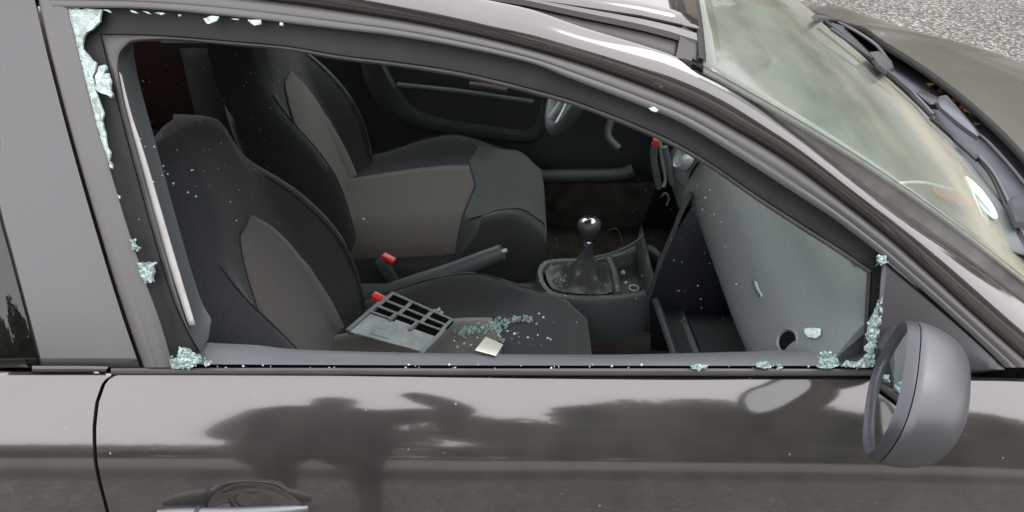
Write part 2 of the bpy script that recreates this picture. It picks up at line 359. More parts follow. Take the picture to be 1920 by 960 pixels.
def side_panel(name, x0f, x1f, nx, parent, m, cupped=False, dense=None, qs=QN):
    rows = []
    for q in qs:
        a, b = x0f(q), x1f(q); r = []
        xs = [a + (b - a) * i / (nx - 1) for i in range(nx)]
        for x in xs:
            p = S(x, q)
            if cupped: p.y += cup(x, q)
            r.append(p)
        rows.append(r)
    # folded edges
    rows.insert(0, [p + Vector((0, .012, -.004)) for p in rows[0]])
    rows = [[r[0] + Vector((.0, .015, 0))] + r + [r[-1] + Vector((0, .015, 0))] for r in rows]
    return grid(name, rows, m, parent, sharp=50)
QD = sorted(set([round(x, 4) for x in QN] + [round(.15 + .004 * i, 4) for i in range(60)]))
door = side_panel('door', lambda q: smooth_interp(sq, q) + .0028, lambda q: .86 + .05 * min(q, .3), 420, car, M['paint'], cupped=True, qs=[q for q in QD if q <= .6])
side_panel('rear_quarter_panel', lambda q: -2.3, lambda q: smooth_interp(sq, q) - .0028, 60, car, M['paint'])
def wheel_q(x, q):
    return q
fender = side_panel('front_fender', lambda q: .866 + .05 * min(q, .3), lambda q: 1.9, 60, car, M['paint'], qs=[q for q in QN if q <= .36])
# dark backing behind the door seams
grid('door_jamb', [[S(x, q) + Vector((0, .02, 0)) for x in [smooth_interp(sq, q) + k for k in (-.03, -.01, .01, .03)]] for q in [i * .03 for i in range(22)]], M['dark'], car, th=.004)
grid('front_jamb', [[S(x, q) + Vector((0, .02, 0)) for x in (.8, .85, .9, .95)] for q in [i * .03 for i in range(12)]], M['dark'], car, th=.004)

# ---- side glass line polylines (photo pixels)
A = [(-400, -8), (0, -24), (200, -22), (380, -14), (510, 0), (640, 17), (790, 42), (960, 80), (1120, 126), (1280, 187), (1380, 240), (1480, 300), (1580, 374), (1667, 442), (1750, 515), (1840, 597), (1943, 688)]
Bt = [(127, 15), (270, 17), (440, 32), (640, 56), (740, 68), (855, 88), (990, 118), (1075, 150), (1190, 194), (1280, 232), (1380, 292), (1480, 356), (1560, 408), (1652, 474)]
Blow = [(1652, 478), (1661, 486), (1750, 563), (1840, 646), (1884, 689)]
Bl = [(326, 689), (302, 605), (280, 545), (258, 480), (235, 410), (205, 310), (187, 255), (172, 200), (150, 110), (127, 15)]
R1 = [(266, 689), (235, 600), (197, 480), (140, 285), (91, 100), (68, 0), (61, -30)]
L1 = [(77, 689), (22, 480), (-1, 395), (-45, 200), (-80, 40), (-95, -30)]
Ct = [(190, 66), (235, 66), (320, 69), (440, 79), (540, 88), (640, 105), (740, 117), (870, 137), (1010, 171), (1105, 200), (1240, 255), (1330, 305), (1430, 374), (1580, 470), (1636, 508)]
Cl = [(374, 658), (352, 620), (325, 560), (300, 480), (250, 300), (215, 165), (190, 66)]
Dt = [(224, 140), (223, 108), (235, 88), (256, 79), (320, 76), (440, 86), (540, 95), (640, 113), (740, 125), (870, 146), (1010, 180), (1105, 209), (1240, 265), (1330, 315), (1430, 384), (1580, 481), (1626, 513)]
Dl = [(376, 660), (352, 612), (312, 480), (262, 300), (234, 195), (224, 140)]

def mid(P, Q, t, n=40):
    a = spl(P, n); b = spl(Q, n); return [tuple(x.lerp(y, t)) for x, y in zip(a, b)]
def shift(P, dx, dy): return [(x + dx, y + dy) for x, y in P]
# frame outer top band : from seam A (start at rear corner) to glass line
A_d = [(72, -22), (200, -19), (380, -11), (510, 3), (640, 21), (790, 46), (960, 84), (1120, 131), (1280, 192), (1380, 245), (1480, 306), (1580, 380), (1667, 448), (1750, 521), (1840, 603), (1938, 689)]
Bfull = Bt[:-1] + Blow
Bfull = [(112, -2)] + Bfull[1:] if False else Bt[:-1] + Blow
def fband():
    n = 170
    a = spl(A_d, n); b = spl([(100, 14)] + Bfull, n)
    def lerp(t): return [p.lerp(q, t) for p, q in zip(a, b)]
    rows = []
    for t, o in [(0, -.012), (0, .003), (.06, .006), (.25, .0082), (.52, .0086), (.60, .0072), (.68, .0084), (.90, .0078), (.985, .006), (1, .003), (1, -.008)]:
        rows.append([onG(p.x, p.y, o) for p in lerp(t)])
    return grid('window_frame', rows, M['frame'], door, sharp=50)
wf = fband()
# rear upright of the window frame
def rband():
    n = 60; a = spl(shift(R1, 4, 0)[:-1] + [(68, -16)], n); b = spl(Bl[:-1] + [(127, 16)], n); rows = []
    for t, o in [(0, -.012), (0, .003), (.08, .006), (.25, .0083), (.42, .0088), (.5, .0074), (.58, .0086), (.86, .008), (.97, .006), (1, .003), (1, -.008)]:
        rows.append([onG(p.x, p.y, o - .0012) for p in [x.lerp(y, t) for x, y in zip(a, b)]])
    return grid('rear_frame_upright', rows, M['frame'], door, sharp=50)
rband()
# black glass channel ring + seal lip + inner wall
def ring(L_, T_, n1=60, n2=150):
    a = spl(L_, n1); b = spl(T_, n2); return a + b[1:]
O_ = ring(Bl, Bt[:-1] + [(1654, 476)]); C_ = ring(Cl, Ct); D_ = ring(Dl, Dt)
def lp(a, b, t): return [p.lerp(q, t) for p, q in zip(a, b)]
grid('window_channel', [[onG(p.x, p.y, o) for p in pts] for pts, o in [(O_, -.004), (O_, -.012), (lp(O_, C_, .12), -.0135), (lp(O_, C_, .5), -.0175), (lp(O_, C_, .60), -.0170), (lp(O_, C_, .95), -.019), (C_, -.022)]], M['rubber'], door, sharp=40)
grid('seal_lip', [[onG(p.x, p.y, o) for p in pts] for pts, o in [(C_, -.022), (lp(C_, D_, .15), -.016), (lp(C_, D_, .5), -.013), (lp(C_, D_, .85), -.016), (D_, -.024)]], M['lip'], door, sharp=60)
grid('frame_inner_side', [[onG(p.x, p.y, -.024) for p in D_], [onG(p.x, p.y, -.024) + Vector((0, .035, -.004)) for p in D_], [onG(p.x, p.y, -.024) + Vector((0, .06, .012)) for p in D_]], M['plastic'], door, sharp=60)
# pale flange showing inside the rear upright
wl = [(354, 611), (312, 480), (262, 300), (236, 202), (223, 135)]; wr = [(366, 609), (327, 480), (274, 300), (246, 212), (228, 140)]
grid('pale_edge_strip', [[onG(p.x, p.y, -.020) for p in spl(wl, 40)], [onG(p.x, p.y, -.0208) for p in spl(mid(wl, wr, .5), 40)], [onG(p.x, p.y, -.022) for p in spl(wr, 40)]], M['white'], door, th=.003)
# front division bar and sail panel
bar_l = [(1625, 512), (1621, 590), (1618, 668)]; bar_r = [(1657, 488), (1650, 580), (1637, 702)]
gband('front_glass_channel', [(bar_l, -.05), (bar_l, -.022), (mid(bar_l, bar_r, .25), -.018), (mid(bar_l, bar_r, .35), -.026), (mid(bar_l, bar_r, .8), -.024), (mid(bar_l, bar_r, .9), -.006), (bar_r, -.002)], 20, M['rubber'], door)
tri_t = [(1656, 486), (1750, 567), (1840, 649), (1884, 691)]; tri_b = [(1638, 703), (1720, 702), (1800, 700), (1884, 694)]
gband('sail_panel', [(tri_t, -.004), (mid(tri_t, tri_b, .04), .003), (mid(tri_t, tri_b, .4), .0075), (mid(tri_t, tri_b, .85), .009), (mid(tri_t, tri_b, 1), .006)], 30, M['sail'], door, th=.003)
# ---- belt mouldings
mt = [(208, 690), (326, 690), (600, 690), (900, 691), (1300, 691), (1640, 692)]; mb = [(208, 702.5), (326, 702.5), (600, 703), (900, 704), (1300, 705), (1640, 705)]
gband('belt_moulding', [(mt, -.012), (mt, .003), (mid(mt, mb, .3), .0065), (mid(mt, mb, .75), .0065), (mid(mt, mb, .97), .003), (mb, -.004)], 60, M['seal'], door, sharp=50)
mt2 = [(60, 686), (86, 686), (150, 686), (203, 687)]; mb2 = [(60, 697), (86, 697), (150, 697), (198, 697)]
gband('pillar_base_strip', [(mt2, -.006), (mt2, .0045), (mid(mt2, mb2, .5), .007), (mb2, .004), (mb2, -.01)], 20, M['seal'], car, sharp=50)
# slot, inner sill and door card
e1 = [(330, 690), (380, 690), (900, 691), (1640, 692)]; e2 = [(340, 682), (380, 683), (900, 685), (1634, 686)]; e3 = [(372, 678), (420, 679), (900, 682), (1628, 683)]
ed = [(362, 640), (400, 643), (480, 647), (560, 655), (760, 661), (1100, 665), (1330, 661), (1490, 655), (1560, 642), (1640, 624)]
n = 80
r0 = [onG(p.x, p.y, -.010) for p in spl(e1, n)]; r1 = [onG(p.x, p.y, -.030) for p in spl(e2, n)]
r1 = [Vector((p.x, p.y + .0, p.z - .012)) for p in r1]
r2 = [onG(p.x, p.y, -.026) for p in spl(e2, n)]; r3 = [onG(p.x, p.y, -.032) for p in spl(e3, n)]
grid('window_slot', [r0, [p + Vector((0, .004, -.03)) for p in r0], [p + Vector((0, 0, -.02)) for p in r1], r2], M['dark'], door)
re = []
for p in spl(ed, n):
    re.append(onY(p.x, p.y, -.745 + .06 * max(0, (p.x - 960) / 700)))
rm = [a.lerp(b, .5) + Vector((0, 0, .003)) for a, b in zip(r3, re)]
grid('inner_sill', [r2, [p + Vector((0, 0, .002)) for p in r3], rm, re, [p + Vector((0, .008, -.008)) for p in re], [p + Vector((0, .02, -.06)) for p in re], [Vector((p.x, p.y + .02, .30)) for p in re]], M['sill'], door, sharp=50)

# ---- pillar cover, quarter window
gband('pillar_cover', [(L1, -.004), (mid(L1, R1, .02), .001), (mid(L1, R1, .3), .002), (mid(L1, R1, .7), .002), (mid(L1, R1, .98), .001), (R1, -.01)], 40, M['pillar'], car, th=.002)
qx = shift(L1, -700, 0)
gband('rear_quarter_window', [(qx, -.006), (mid(qx, L1, .5), -.006), (shift(L1, 2, 0), -.006)], 30, M['darkglass'], car, th=.003)

# ---- windscreen surface
def ye(s): return .588 + .085 * s
def W(s, y):
    xh = .31 - .12 * y * y; xb = .905 - .12 * (y - .05) ** 2
    zt = 1.345 - .16 * y * y; zl = .965 - .05 * y * y
    return Vector((xh + (xb - xh) * s, y, zt + (zl - zt) * s + .022 * math.sin(math.pi * s)))
ns = 30; nv = 40
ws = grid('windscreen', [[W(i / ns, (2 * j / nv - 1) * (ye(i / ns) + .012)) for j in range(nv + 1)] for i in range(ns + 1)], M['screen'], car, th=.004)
# black ceramic border of the windscreen (inside face)
for s_ in (1, -1):
    grid('windscreen_border', [[W(i / ns, s_ * (ye(i / ns) + o)) - Vector((0.004, 0, .006)) for i in range(ns + 1)] for o in (.002, -.006, -.018)], M['dark'], ws, th=.001)
grid('windscreen_header_border', [[W(s, (2 * j / nv - 1) * ye(0)) - Vector((.004, 0, .006)) for j in range(nv + 1)] for s in (-.02, .03, .06)], M['dark'], ws, th=.001)

# ---- roof rail and A pillar: seam A -> bright crown edge E -> trim -> windscreen
E = [(-400, -75), (0, -95), (200, -92), (380, -82), (560, -62), (740, -35), (915, 0), (1000, 19), (1090, 50), (1205, 85), (1280, 112), (1380, 167), (1505, 257), (1630, 352), (1780, 456), (1900, 545), (1985, 612)]
def yE(u): return smooth_interp([(-400, -.515), (915, -.525), (1100, -.55), (1280, -.575), (1630, -.637), (1985, -.69)], u)
n = 150
a_ = [onG(p.x, p.y, .003) for p in spl(A, n)]; e_ = [onY(p.x, p.y, yE(p.x)) for p in spl(E, n)]
rows = []
for t, b in [(-.0, -.016), (0, 0), (.03, .0060), (.08, .0115), (.15, .0152), (.24, .0168), (.36, .0168), (.5, .0148), (.7, .0102), (.88, .0048), (.97, .0018), (1, 0), (1.0, -.012)]:
    r = []
    for p, q in zip(a_, e_):
        d = (q - p); nrm = Vector((1, 0, 0)).cross(d).normalized()
        if nrm.z < 0 and nrm.y > 0: nrm = -nrm
        nn = Vector((.2, -.72, .66)).normalized()
        r.append(p.lerp(q, t) + nn * b)
    rows.append(r)
grid('roof_rail', rows, M['paint'], car, sharp=40)
# door aperture seal behind the seam
grid('aperture_seal', [[onG(p.x, p.y, -.010) for p in spl(shift(A, 0, -8), 120)], [onG(p.x, p.y, -.006) for p in spl(A, 120)], [onG(p.x, p.y, -.010) for p in spl(shift(A, 0, 10), 120)], [onG(p.x, p.y, -.04) for p in spl(shift(A, 0, 14), 120)]], M['gutter'], car)
# gutter + roof skin
def zroof(x, y):
    c = smooth_interp([(-2.3, 1.33), (-1.5, 1.395), (-.8, 1.42), (-.3, 1.418), (0, 1.402), (.2, 1.372), (.31, 1.345)], x)
    return c - .16 * y * y
xsr = [-2.2 + 2.47 * i / 60 for i in range(61)]
er = [e for e in e_ if e.x < .262]
def yrail(x):
    best = min(e_, key=lambda p: abs(p.x - x)); return best
roofrows = []
for j in range(25):
    t = j / 24; r = []
    for x in xsr:
        yy = -.50 + t * 1.0 ; xx = x
        if x > .2: xx = x + (.31 - .12 * yy * yy - .275 ) * (x - .2) / .07
        r.append(Vector((xx, yy, zroof(xx, yy))))
    roofrows.append(r)
grid('roof', roofrows, M['paint'], car, th=.006)
# gutter trench between rail edge and roof skin, with a bright strip
gt = []
for x in xsr:
    e = yrail(x); gt.append((e, Vector((x, -.50, zroof(x, -.50)))))
grid('roof_gutter', [[a + Vector((0, 0, -.008)) for a, b in gt], [a.lerp(b, .45) + Vector((0, 0, -.008)) for a, b in gt], [b + Vector((0, 0, -.012)) for a, b in gt]], M['ditch'], car, th=.004)
grid('roof_strip', [[a.lerp(b, t) + Vector((0, 0, h)) for a, b in gt] for t, h in ((.62, -.006), (.66, .001), (.82, .002), (.88, -.006))], M['frame'], car)
# far side rail / pillar mirrored so the cabin is closed
def mir(p): return Vector((p.x, -p.y, p.z))
grid('roof_rail', [[mir(p) for p in r] for r in rows], M['paint'], car, sharp=40)
grid('roof_gutter', [[mir(a) for a, b in gt], [Vector((b.x, .50, b.z)) for a, b in gt]], M['gutter'], car, th=.006)
# trim between pillar crown and glass
tE = [p for p in e_ if p.x > .22]
def toW(p):
    best = None
    for i in range(0, 101):
        s = i / 100; q = W(s, -(ye(s) + .003)); d = (q - p).length
        if best is None or d < best[0]: best = (d, q)
    return best[1]
tw = [toW(p) for p in tE]
trim = [[p + Vector((0, -.001, -.001)) for p in tE], [p.lerp(q, .3) + Vector((0, 0, .002)) for p, q in zip(tE, tw)], [p.lerp(q, .75) + Vector((0, 0, .003)) for p, q in zip(tE, tw)], [q + Vector((0, 0, .002)) for q in tw], [q + Vector((0, 0, -.006)) for q in tw]]
grid('windscreen_trim', trim, M['gutter'], car, sharp=60)
grid('windscreen_trim', [[mir(p) for p in r] for r in trim], M['gutter'], car, sharp=60)
# header strip over the windscreen top
grid('windscreen_trim', [[W(s, (2 * j / nv - 1) * .575) + Vector((0, 0, h)) for j in range(nv + 1)] for s, h in ((-.016, -.003), (-.012, .002), (0, .003), (.006, .001))], M['rubber'], car, sharp=60)

cE = [yrail(x) for x in (.225, .245, .262, .275)]; cW = [W(-.05, -.50), W(-.02, -.50), W(-.008, -.535), W(.0, -.59)]
grid('corner_trim', [[p + Vector((0, 0, -.002)) for p in cE], [a.lerp(b, .5) + Vector((0, 0, .001)) for a, b in zip(cE, cW)], [p + Vector((0, 0, -.002)) for p in cW]], M['ditch'], car, sharp=60)
# ---- bonnet, cowl
def xh(y): return 1.045 - .30 * (y + .02) ** 2
def zh(x, y):
    d = max(0, x - .98)
    return .962 - .07 * d - .24 * d * d - .11 * (abs(y) / .74) ** 4 * (.12 + d * 1.9) + .010 * math.exp(-((abs(y) - .50 - .1 * d) / .05) ** 2)
hr = []
for j in range(61):
    y = -.74 + 1.48 * j / 60
    hr.append([Vector((xh(y), y, zh(xh(y), y) - .02)), Vector((xh(y) - .001, y, zh(xh(y), y) - .004))] + [Vector((xh(y) + (2.0 - xh(y)) * (i / 40), y, zh(xh(y) + (2.0 - xh(y)) * i / 40, y))) for i in range(41)])
grid('bonnet', hr, M['bonnet'], car, th=.004, sharp=60)
# far flank of the bonnet side / wing
grid('far_wing', [[Vector((.85 + .03 * i, .742 + k, zh(.85 + .03 * i, .742) - dz)) for i in range(38)] for k, dz in ((0, .004), (.03, .03), (.06, .09), (.09, .2), (.09, .45))], M['paint'], car)
grid('near_wing', [[Vector((.866 + .03 * i, -.742, zh(.866 + .03 * i, .742) - .004)).lerp(S(.866 + .03 * i, 0), t) + Vector((0, 0, .012 * math.sin(math.pi * t))) for i in range(35)] for t in (0, .25, .5, .75, 1)], M['paint'], car)
cw = []
for j in range(61):
    y = -.66 + 1.32 * j / 60; b = W(1, max(-.64, min(.64, y)))
    b = Vector((b.x, y, b.z)); h = xh(y)
    cw.append([b + Vector((-.02, 0, .002)), b + Vector((.004, 0, .001)), b + Vector((.012, 0, -.010)), Vector((b.x + (h - b.x) * .45, y, .935)), Vector((h - .02, y, .915)), Vector((h + .03, y, .895)), Vector((h + .12, y, .87)), Vector((h + .14, y, .7))])
grid('cowl_panel', cw, M['cowl'], car, th=.004, sharp=30)

# ---- wipers
def onW(u, v, h=.0):
    d = ray(u, v)
    def f(p):
        y = p.y; xhh = .31 - .12 * y * y; xb = .905 - .12 * (y - .05) ** 2; s = (p.x - xhh) / (xb - xhh)
        return (W(s, y).z + h) - p.z if s <= 1 else (W(1, y).z + h - (s - 1) * .12) - p.z
    return bis(u, v, f, .4, 5)
wp = tube('wiper', [onW(*q, .022) for q in [(1528, 33), (1560, 37), (1600, 56), (1640, 82), (1656, 100), (1668, 118)]], lambda t: .006 - .002 * t, M['wiperarm'], car)
tube('wiper_blade', [onW(*q, .012) for q in [(1545, 40), (1600, 84), (1660, 137), (1710, 182), (1752, 224)]], .0045, M['wiper'], wp)
tube('wiper_blade_spine', [onW(*q, .021) for q in [(1558, 54), (1605, 88), (1660, 130), (1715, 178), (1750, 215)]], .0035, M['wiperarm'], wp)
def plate(name, pts, h, m, parent, th=.01):
    V = [onW(u, v, h) for u, v in pts]; k = len(V); c = sum(V, Vector()) / k
    top = [c.lerp(p, .8) + Vector((0, 0, .004)) for p in V]; bot = [p - Vector((0, 0, th)) for p in V]
    AV = top + V + bot; Fc = [tuple(range(k))]
    for i in range(k):
        j = (i + 1) % k; Fc += [(i, j, k + j, k + i), (k + i, k + j, 2 * k + j, 2 * k + i)]
    return mesh(name, AV, Fc, m, parent, sharp=50)
plate('blade_adapter', [(1630, 98), (1645, 96), (1672, 115), (1676, 127), (1660, 131), (1648, 121)], .026, M['wiperarm'], wp)
wp2 = plate('wiper', [(1757, 190), (1762, 180), (1774, 178), (1800, 208), (1836, 250), (1834, 256), (1800, 232), (1765, 202)], .03, M['wiperarm'], car)
tube('wiper_rod', [onW(*q, .024) for q in [(1834, 253), (1855, 270), (1900, 320), (1950, 385), (1985, 440)]], .0045, M['wiper'], wp2)
tube('wiper_blade', [onW(*q, .012) for q in [(1830, 292), (1860, 330), (1885, 385), (1905, 430), (1935, 490)]], .0045, M['wiper'], wp2)
tube('wiper_blade_spine', [onW(*q, .02) for q in [(1836, 292), (1866, 328), (1892, 380), (1912, 425), (1940, 485)]], .0035, M['wiperarm'], wp2)
plate('blade_adapter', [(1890, 378), (1898, 368), (1918, 366), (1940, 395), (1930, 420), (1907, 418)], .028, M['wiperarm'], wp2)
tube('wiper_blade', [onW(*q, .012) for q in [(1745, 222), (1790, 262), (1832, 300)]], .004, M['wiper'], wp)
plate('wiper_pivot_cover', [(1718, 175), (1726, 170), (1768, 188), (1770, 200), (1745, 196)], .012, M['wiper'], wp2)

# ---- cabin shell
grid('headliner', [[Vector((x, y, zroof(x, y) - .03)) for x in [-2.1 + 2.3 * i / 20 for i in range(21)]] for y in [-.5 + i * .1 for i in range(11)]], M['headliner'], car, th=.004)
grid('cabin_floor', [[Vector((x, y, .22)) for x in (-1.9, -1, 0, .5)] + [Vector((.82, y, .24)), Vector((.92, y, .5)), Vector((.93, y, .86))] for y in (-.78, -.4, -.12)] , M['carpet'], car, th=.01)
grid('cabin_floor', [[Vector((x, y, .22)) for x in (-1.9, -1, 0, .5)] + [Vector((.82, y, .24)), Vector((.92, y, .5)), Vector((.93, y, .86))] for y in (-.12, 0, .12, .4, .78)] , M['carpet'], car, th=.01)
grid('transmission_tunnel', [[Vector((x, y, z)) for x in (-1.3, -.6, 0, .6, .9)] for y, z in ((-.13, .22), (-.12, .34), (-.09, .38), (.05, .38), (.09, .34), (.11, .22))], M['carpet'], car)
# far door card with pocket
FY = .68
def fd(u, v, dy=0): return onY(u, v, FY + dy)
fdoor = grid('far_door_card', [[Vector((x, FY + .03 * (z - .2), z)) for x in [-1.0 + .1 * i for i in range(19)]] for z in (.36, .5, .62, .7, .8, .9)], M['plastic'], car, th=.02)
# far window (glass) over it
grid('far_side_window', [[Vector((x, .775 - .52 * (z - .93) , z)) for x in (-1.0, -.5, 0, .35)] for z in (.9, 1.1, 1.33)], M['clear'], car, th=.004)
grid('far_door_top', [[Vector((x, y, z)) for x in [-1.05 + .1 * i for i in range(20)]] for y, z in ((.69, .80), (.675, .86), (.69, .895), (.78, .90), (.80, .89))], M['plastic2'], car)
grid('far_body_side', [[mir(S(x, q)) for x in [-2.3 + .15 * i for i in range(29)]] for q in (0, .02, .05, .1, .15, .2, .3, .4, .5, .6, .7)], M['paint'], car)
# armrest ledge that outlines the pocket
arm = [(700, 60), (715, 120), (745, 175), (775, 212), (830, 232), (900, 243), (965, 252), (995, 250), (1008, 225), (1020, 190)]
a3 = [fd(*p, -.045) for p in arm]
armo = [(672, 60), (680, 140), (705, 190), (745, 228), (820, 252), (900, 262), (980, 268), (1010, 262), (1028, 225), (1042, 190)]
b3 = [fd(*p, -.02) for p in armo]
n = 50
grid('far_armrest', [[p + Vector((0, .07, .0)) for p in spl(a3, n)], spl(a3, n), [p.lerp(q, .4) + Vector((0, -.012, 0)) for p, q in zip(spl(a3, n), spl(b3, n))], spl(b3, n), [p + Vector((0, .05, -.02)) for p in spl(b3, n)]], M['plastic2'], fdoor, sharp=60)
tube('far_trim_line', [fd(*p, -.03) for p in [(745, 160), (860, 172), (1000, 192)]], .010, M['plastic2'], fdoor)
tube('far_door_pull', [fd(*p, -.05) for p in [(880, 158), (915, 163), (950, 170)]], .009, M['insert'], fdoor)
tube('far_sill_trim', [onY(*p, .64) for p in [(960, 333), (1010, 330), (1090, 329), (1160, 327), (1188, 318)]], .022, M['plastic2'], car, seg=12)

# rear bench and side
rb = rbox('rear_bench', (.16, 1.16, .62), T(-1.22, 0, .70, ry=-20), M['rear'], car, bev=.05, seg=4)
rbox('rear_bench_cushion', (.5, 1.16, .2), T(-.98, 0, .40), M['rear'], rb, bev=.05, seg=4)
for y in (-.36, .36): rbox('rear_headrest', (.10, .26, .2), T(-1.36, y, 1.08, ry=-15), M['rear'], rb, bev=.045, seg=4)
rbox('parcel_shelf', (.5, 1.2, .02), T(-1.6, 0, .93), M['rear'], car)
rbox('tailgate', (.04, 1.2, 1.0), T(-2.1, 0, .75), M['rear'], car)
for s_ in (-1, 1):
    grid('rear_side_trim', [[Vector((x, s_ * y, z)) for x in (-2.1, -1.5, -1.0, -.72)] for y, z in ((.66, .25), (.68, .6), (.69, .86), (.73, .9))], M['rear'], car, th=.02)
    grid('pillar_trim', [[Vector((x - (z - .9) * .5, s_ * (.70 - .5 * (z - .9)), z)) for z in (.25, .6, .9, 1.1, 1.34)] for x in (-.74, -.70, -.66)], M['rear'], car, th=.02)
rbox('sill_carpet', (2.2, .12, .2), T(-.2, -.72, .28), M['carpet'], car, bev=.03)
rbox('sill_carpet', (2.2, .10, .22), T(-.2, .70, .28), M['carpet'], car, bev=.03)

# ------------------------------------------------------------------ seats
def seat(cx, cy, lab, fpm='fabric2'):
    # ---- backrest: z rows, w columns
    cen = [(.44, -.385), (.52, -.405), (.62, -.43), (.72, -.455), (.836, -.487), (.90, -.505), (1.0, -.522), (1.06, -.537), (1.10, -.542)]
    cre = [(.44, -.335), (.50, -.337), (.58, -.343), (.65, -.352), (.72, -.372), (.78, -.405), (.84, -.45), (.89, -.492), (.94, -.524), (1.0, -.538), (1.10, -.555)]
    hwt = [(.44, .235), (.6, .25), (.75, .255), (.84, .248), (.89, .228), (.93, .196), (.98, .165), (1.04, .14), (1.08, .125), (1.10, .10)]
    def crp(t, z):
        s = 0
        for k in (-.018, -.009, 0, .009, .018): s += smooth_interp(t, z + k)
        return s / 5
    cols = [-1.0, -.99, -.95, -.88, -.78, -.68, -.58, -.5, -.25, 0, .25, .5, .58, .68, .78, .88, .95, .99, 1.0]
    def front(z, wv):
        c, k, h = crp(cen, z), crp(cre, z), crp(hwt, z); a = abs(wv)
        if a < .5: x = c - .006 * (a / .5) ** 2 * 0
        elif a < .78:
            t = (a - .5) / .28; t = t * t * (3 - 2 * t); x = c + (k - c) * t
        else:
            t = (a - .78) / .22; x = k - .10 * (1 - math.sqrt(max(0, 1 - t * t)))
        return Vector((cx + x, cy + wv * h, z))
    zs = [.44 + .60 * i / 44 for i in range(45)]
    rows = []
    th = lambda z: .13 - .05 * (z - .44) / .66
    for z in zs:
        r = [front(z, c) for c in cols]
        h = crp(hwt, z); xb = cx + crp(cen, z) - th(z)
        back = [Vector((xb + .01, cy + h * .97, z)), Vector((xb - .018, cy + h * .82, z)), Vector((xb - .03, cy + h * .5, z)), Vector((xb - .03, cy, z)), Vector((xb - .03, cy - h * .5, z)), Vector((xb - .018, cy - h * .82, z)), Vector((xb + .01, cy - h * .97, z))]
        rows.append(r + back)
    # rounded cap
    base = rows[-1]; ctr = sum(base, Vector()) / len(base)
    for k in range(1, 7):
        a = k / 6 * math.pi / 2
        rows.append([ctr.lerp(p, math.cos(a)) + Vector((-.01 * math.sin(a), 0, .045 * math.sin(a))) for p in base])
    b = grid('seat_backrest', rows, M['fabric'], car, close=True, sharp=60)
    b['label'] = lab + ' backrest in charcoal cloth'
    # taupe insert: proud patch on the centre of the front face
    nlim = lambda z: smooth_interp([(.44, .74), (.55, .69), (.65, .62), (.74, .53), (.80, .45), (.85, .36), (.88, .28), (.895, .22)], z)
    ins = []; zi = [.44 + .455 * i / 30 for i in range(31)]
    for z in zi:
        lim = nlim(z)
        lim2 = smooth_interp([(.44, .60), (.6, .575), (.70, .54), (.78, .44), (.84, .31), (.895, .13)], z)
        ins.append([front(z, wv) + Vector((.0022, 0, 0)) for wv in [(-lim + (lim + lim2) * j / 12) for j in range(13)]])
    grid('seat_insert', ins, M['insert'], b, th=.003, off=0)
    rim1 = [front(z, -nlim(z)) + Vector((.002, 0, 0)) for z in zi]
    rim2 = [front(z, smooth_interp([(.44, .60), (.6, .575), (.70, .54), (.78, .44), (.84, .31), (.895, .13)], z)) + Vector((.002, 0, 0)) for z in zi]
    tube('seat_piping', rim1[::3] + [(rim1[-1] + rim2[-1]) / 2 + Vector((.001, 0, .004))] + rim2[::-1][::3], .0016, M['fabric'], b, seg=6)
    for w_ in (-.74, .74): tube('seat_seam', [front(z, w_) + Vector((.0008, 0, 0)) for z in [.46 + .05 * i for i in range(10)]], .0018, M['rubber'], b, seg=6)
    # ---- cushion
    x0, x1 = cx - .42, cx + .148; h = .27
    def top(x, wv):
        t = (x - x0) / (x1 - x0); a = abs(wv)
        zc = .515 + .05 * t + .012 * math.sin(math.pi * t)
        zk = smooth_interp([(0, .54), (.2, .556), (.33, .58), (.46, .602), (.58, .610), (.7, .598), (.82, .575), (1, .56)], t)
        if wv < 0: zk = smooth_interp([(0, .50), (.4, .525), (.6, .548), (.74, .588), (.86, .592), (1, .565)], t)
        if t > .76: zc += (.012) * min(1, (t - .76) / .05)
        if a < .62: z = zc
        elif a < .84:
            q = (a - .62) / .22; q = q * q * (3 - 2 * q); z = zc + (max(zk, zc) - zc) * q
        else:
            q = (a - .84) / .16; z = max(zk, zc) - .07 * (1 - math.sqrt(max(0, 1 - q * q)))
        if wv < 0 and a > .5 and t < .74: z = min(z, zc - .085 * ((a - .5) / .5) ** 2.0 * min(1, (.74 - t) / .12))
        hh = h * smooth_interp([(0, .86), (.35, .98), (.55, 1.0), (.75, .93), (.9, .85), (1, .78)], t)
        if t > .9: z -= .035 * ((t - .9) / .1) ** 2
        return Vector((x, cy + wv * hh, z))
    cc = [-1, -.99, -.96, -.91, -.84, -.77, -.7, -.62, -.4, -.2, 0, .2, .4, .62, .7, .77, .84, .91, .96, .99, 1]
    xs = [x0 + (x1 - x0) * i / 44 for i in range(45)]
    rows = []
    for x in xs:
        r = [top(x, c) for c in cc]
        rows.append([Vector((r[0].x, r[0].y + .03, .36))] + [Vector((r[0].x, r[0].y, .44))] + r + [Vector((r[-1].x, r[-1].y, .44)), Vector((r[-1].x, r[-1].y - .03, .36))])
    last = rows[-1]
    rows.append([Vector((p.x + .022, cy + (p.y - cy) * .98, p.z - .02 if p.z > .45 else p.z)) for p in last])
    rows.append([Vector((p.x + .030, cy + (p.y - cy) * .96, min(p.z, .50))) for p in last])
    rows.append([Vector((p.x + .012, cy + (p.y - cy) * .94, min(p.z, .38))) for p in last])
    cu = grid('seat_cushion', rows, M['fabric'], car, sharp=60); cu['label'] = lab + ' cushion in charcoal cloth'
    cins = []
    tmax = .70
    for i in range(31):
        r = []
        for j in range(13):
            wv = -.93 + 1.41 * j / 12
            t = .02 + (tmax - .05 * min(1.6, abs(wv) / .6) - .02 - .06 * (wv / .6) * 0) * i / 30
            r.append(top(x0 + (x1 - x0) * t, wv) + Vector((0, 0, .0022)))
        cins.append(r)
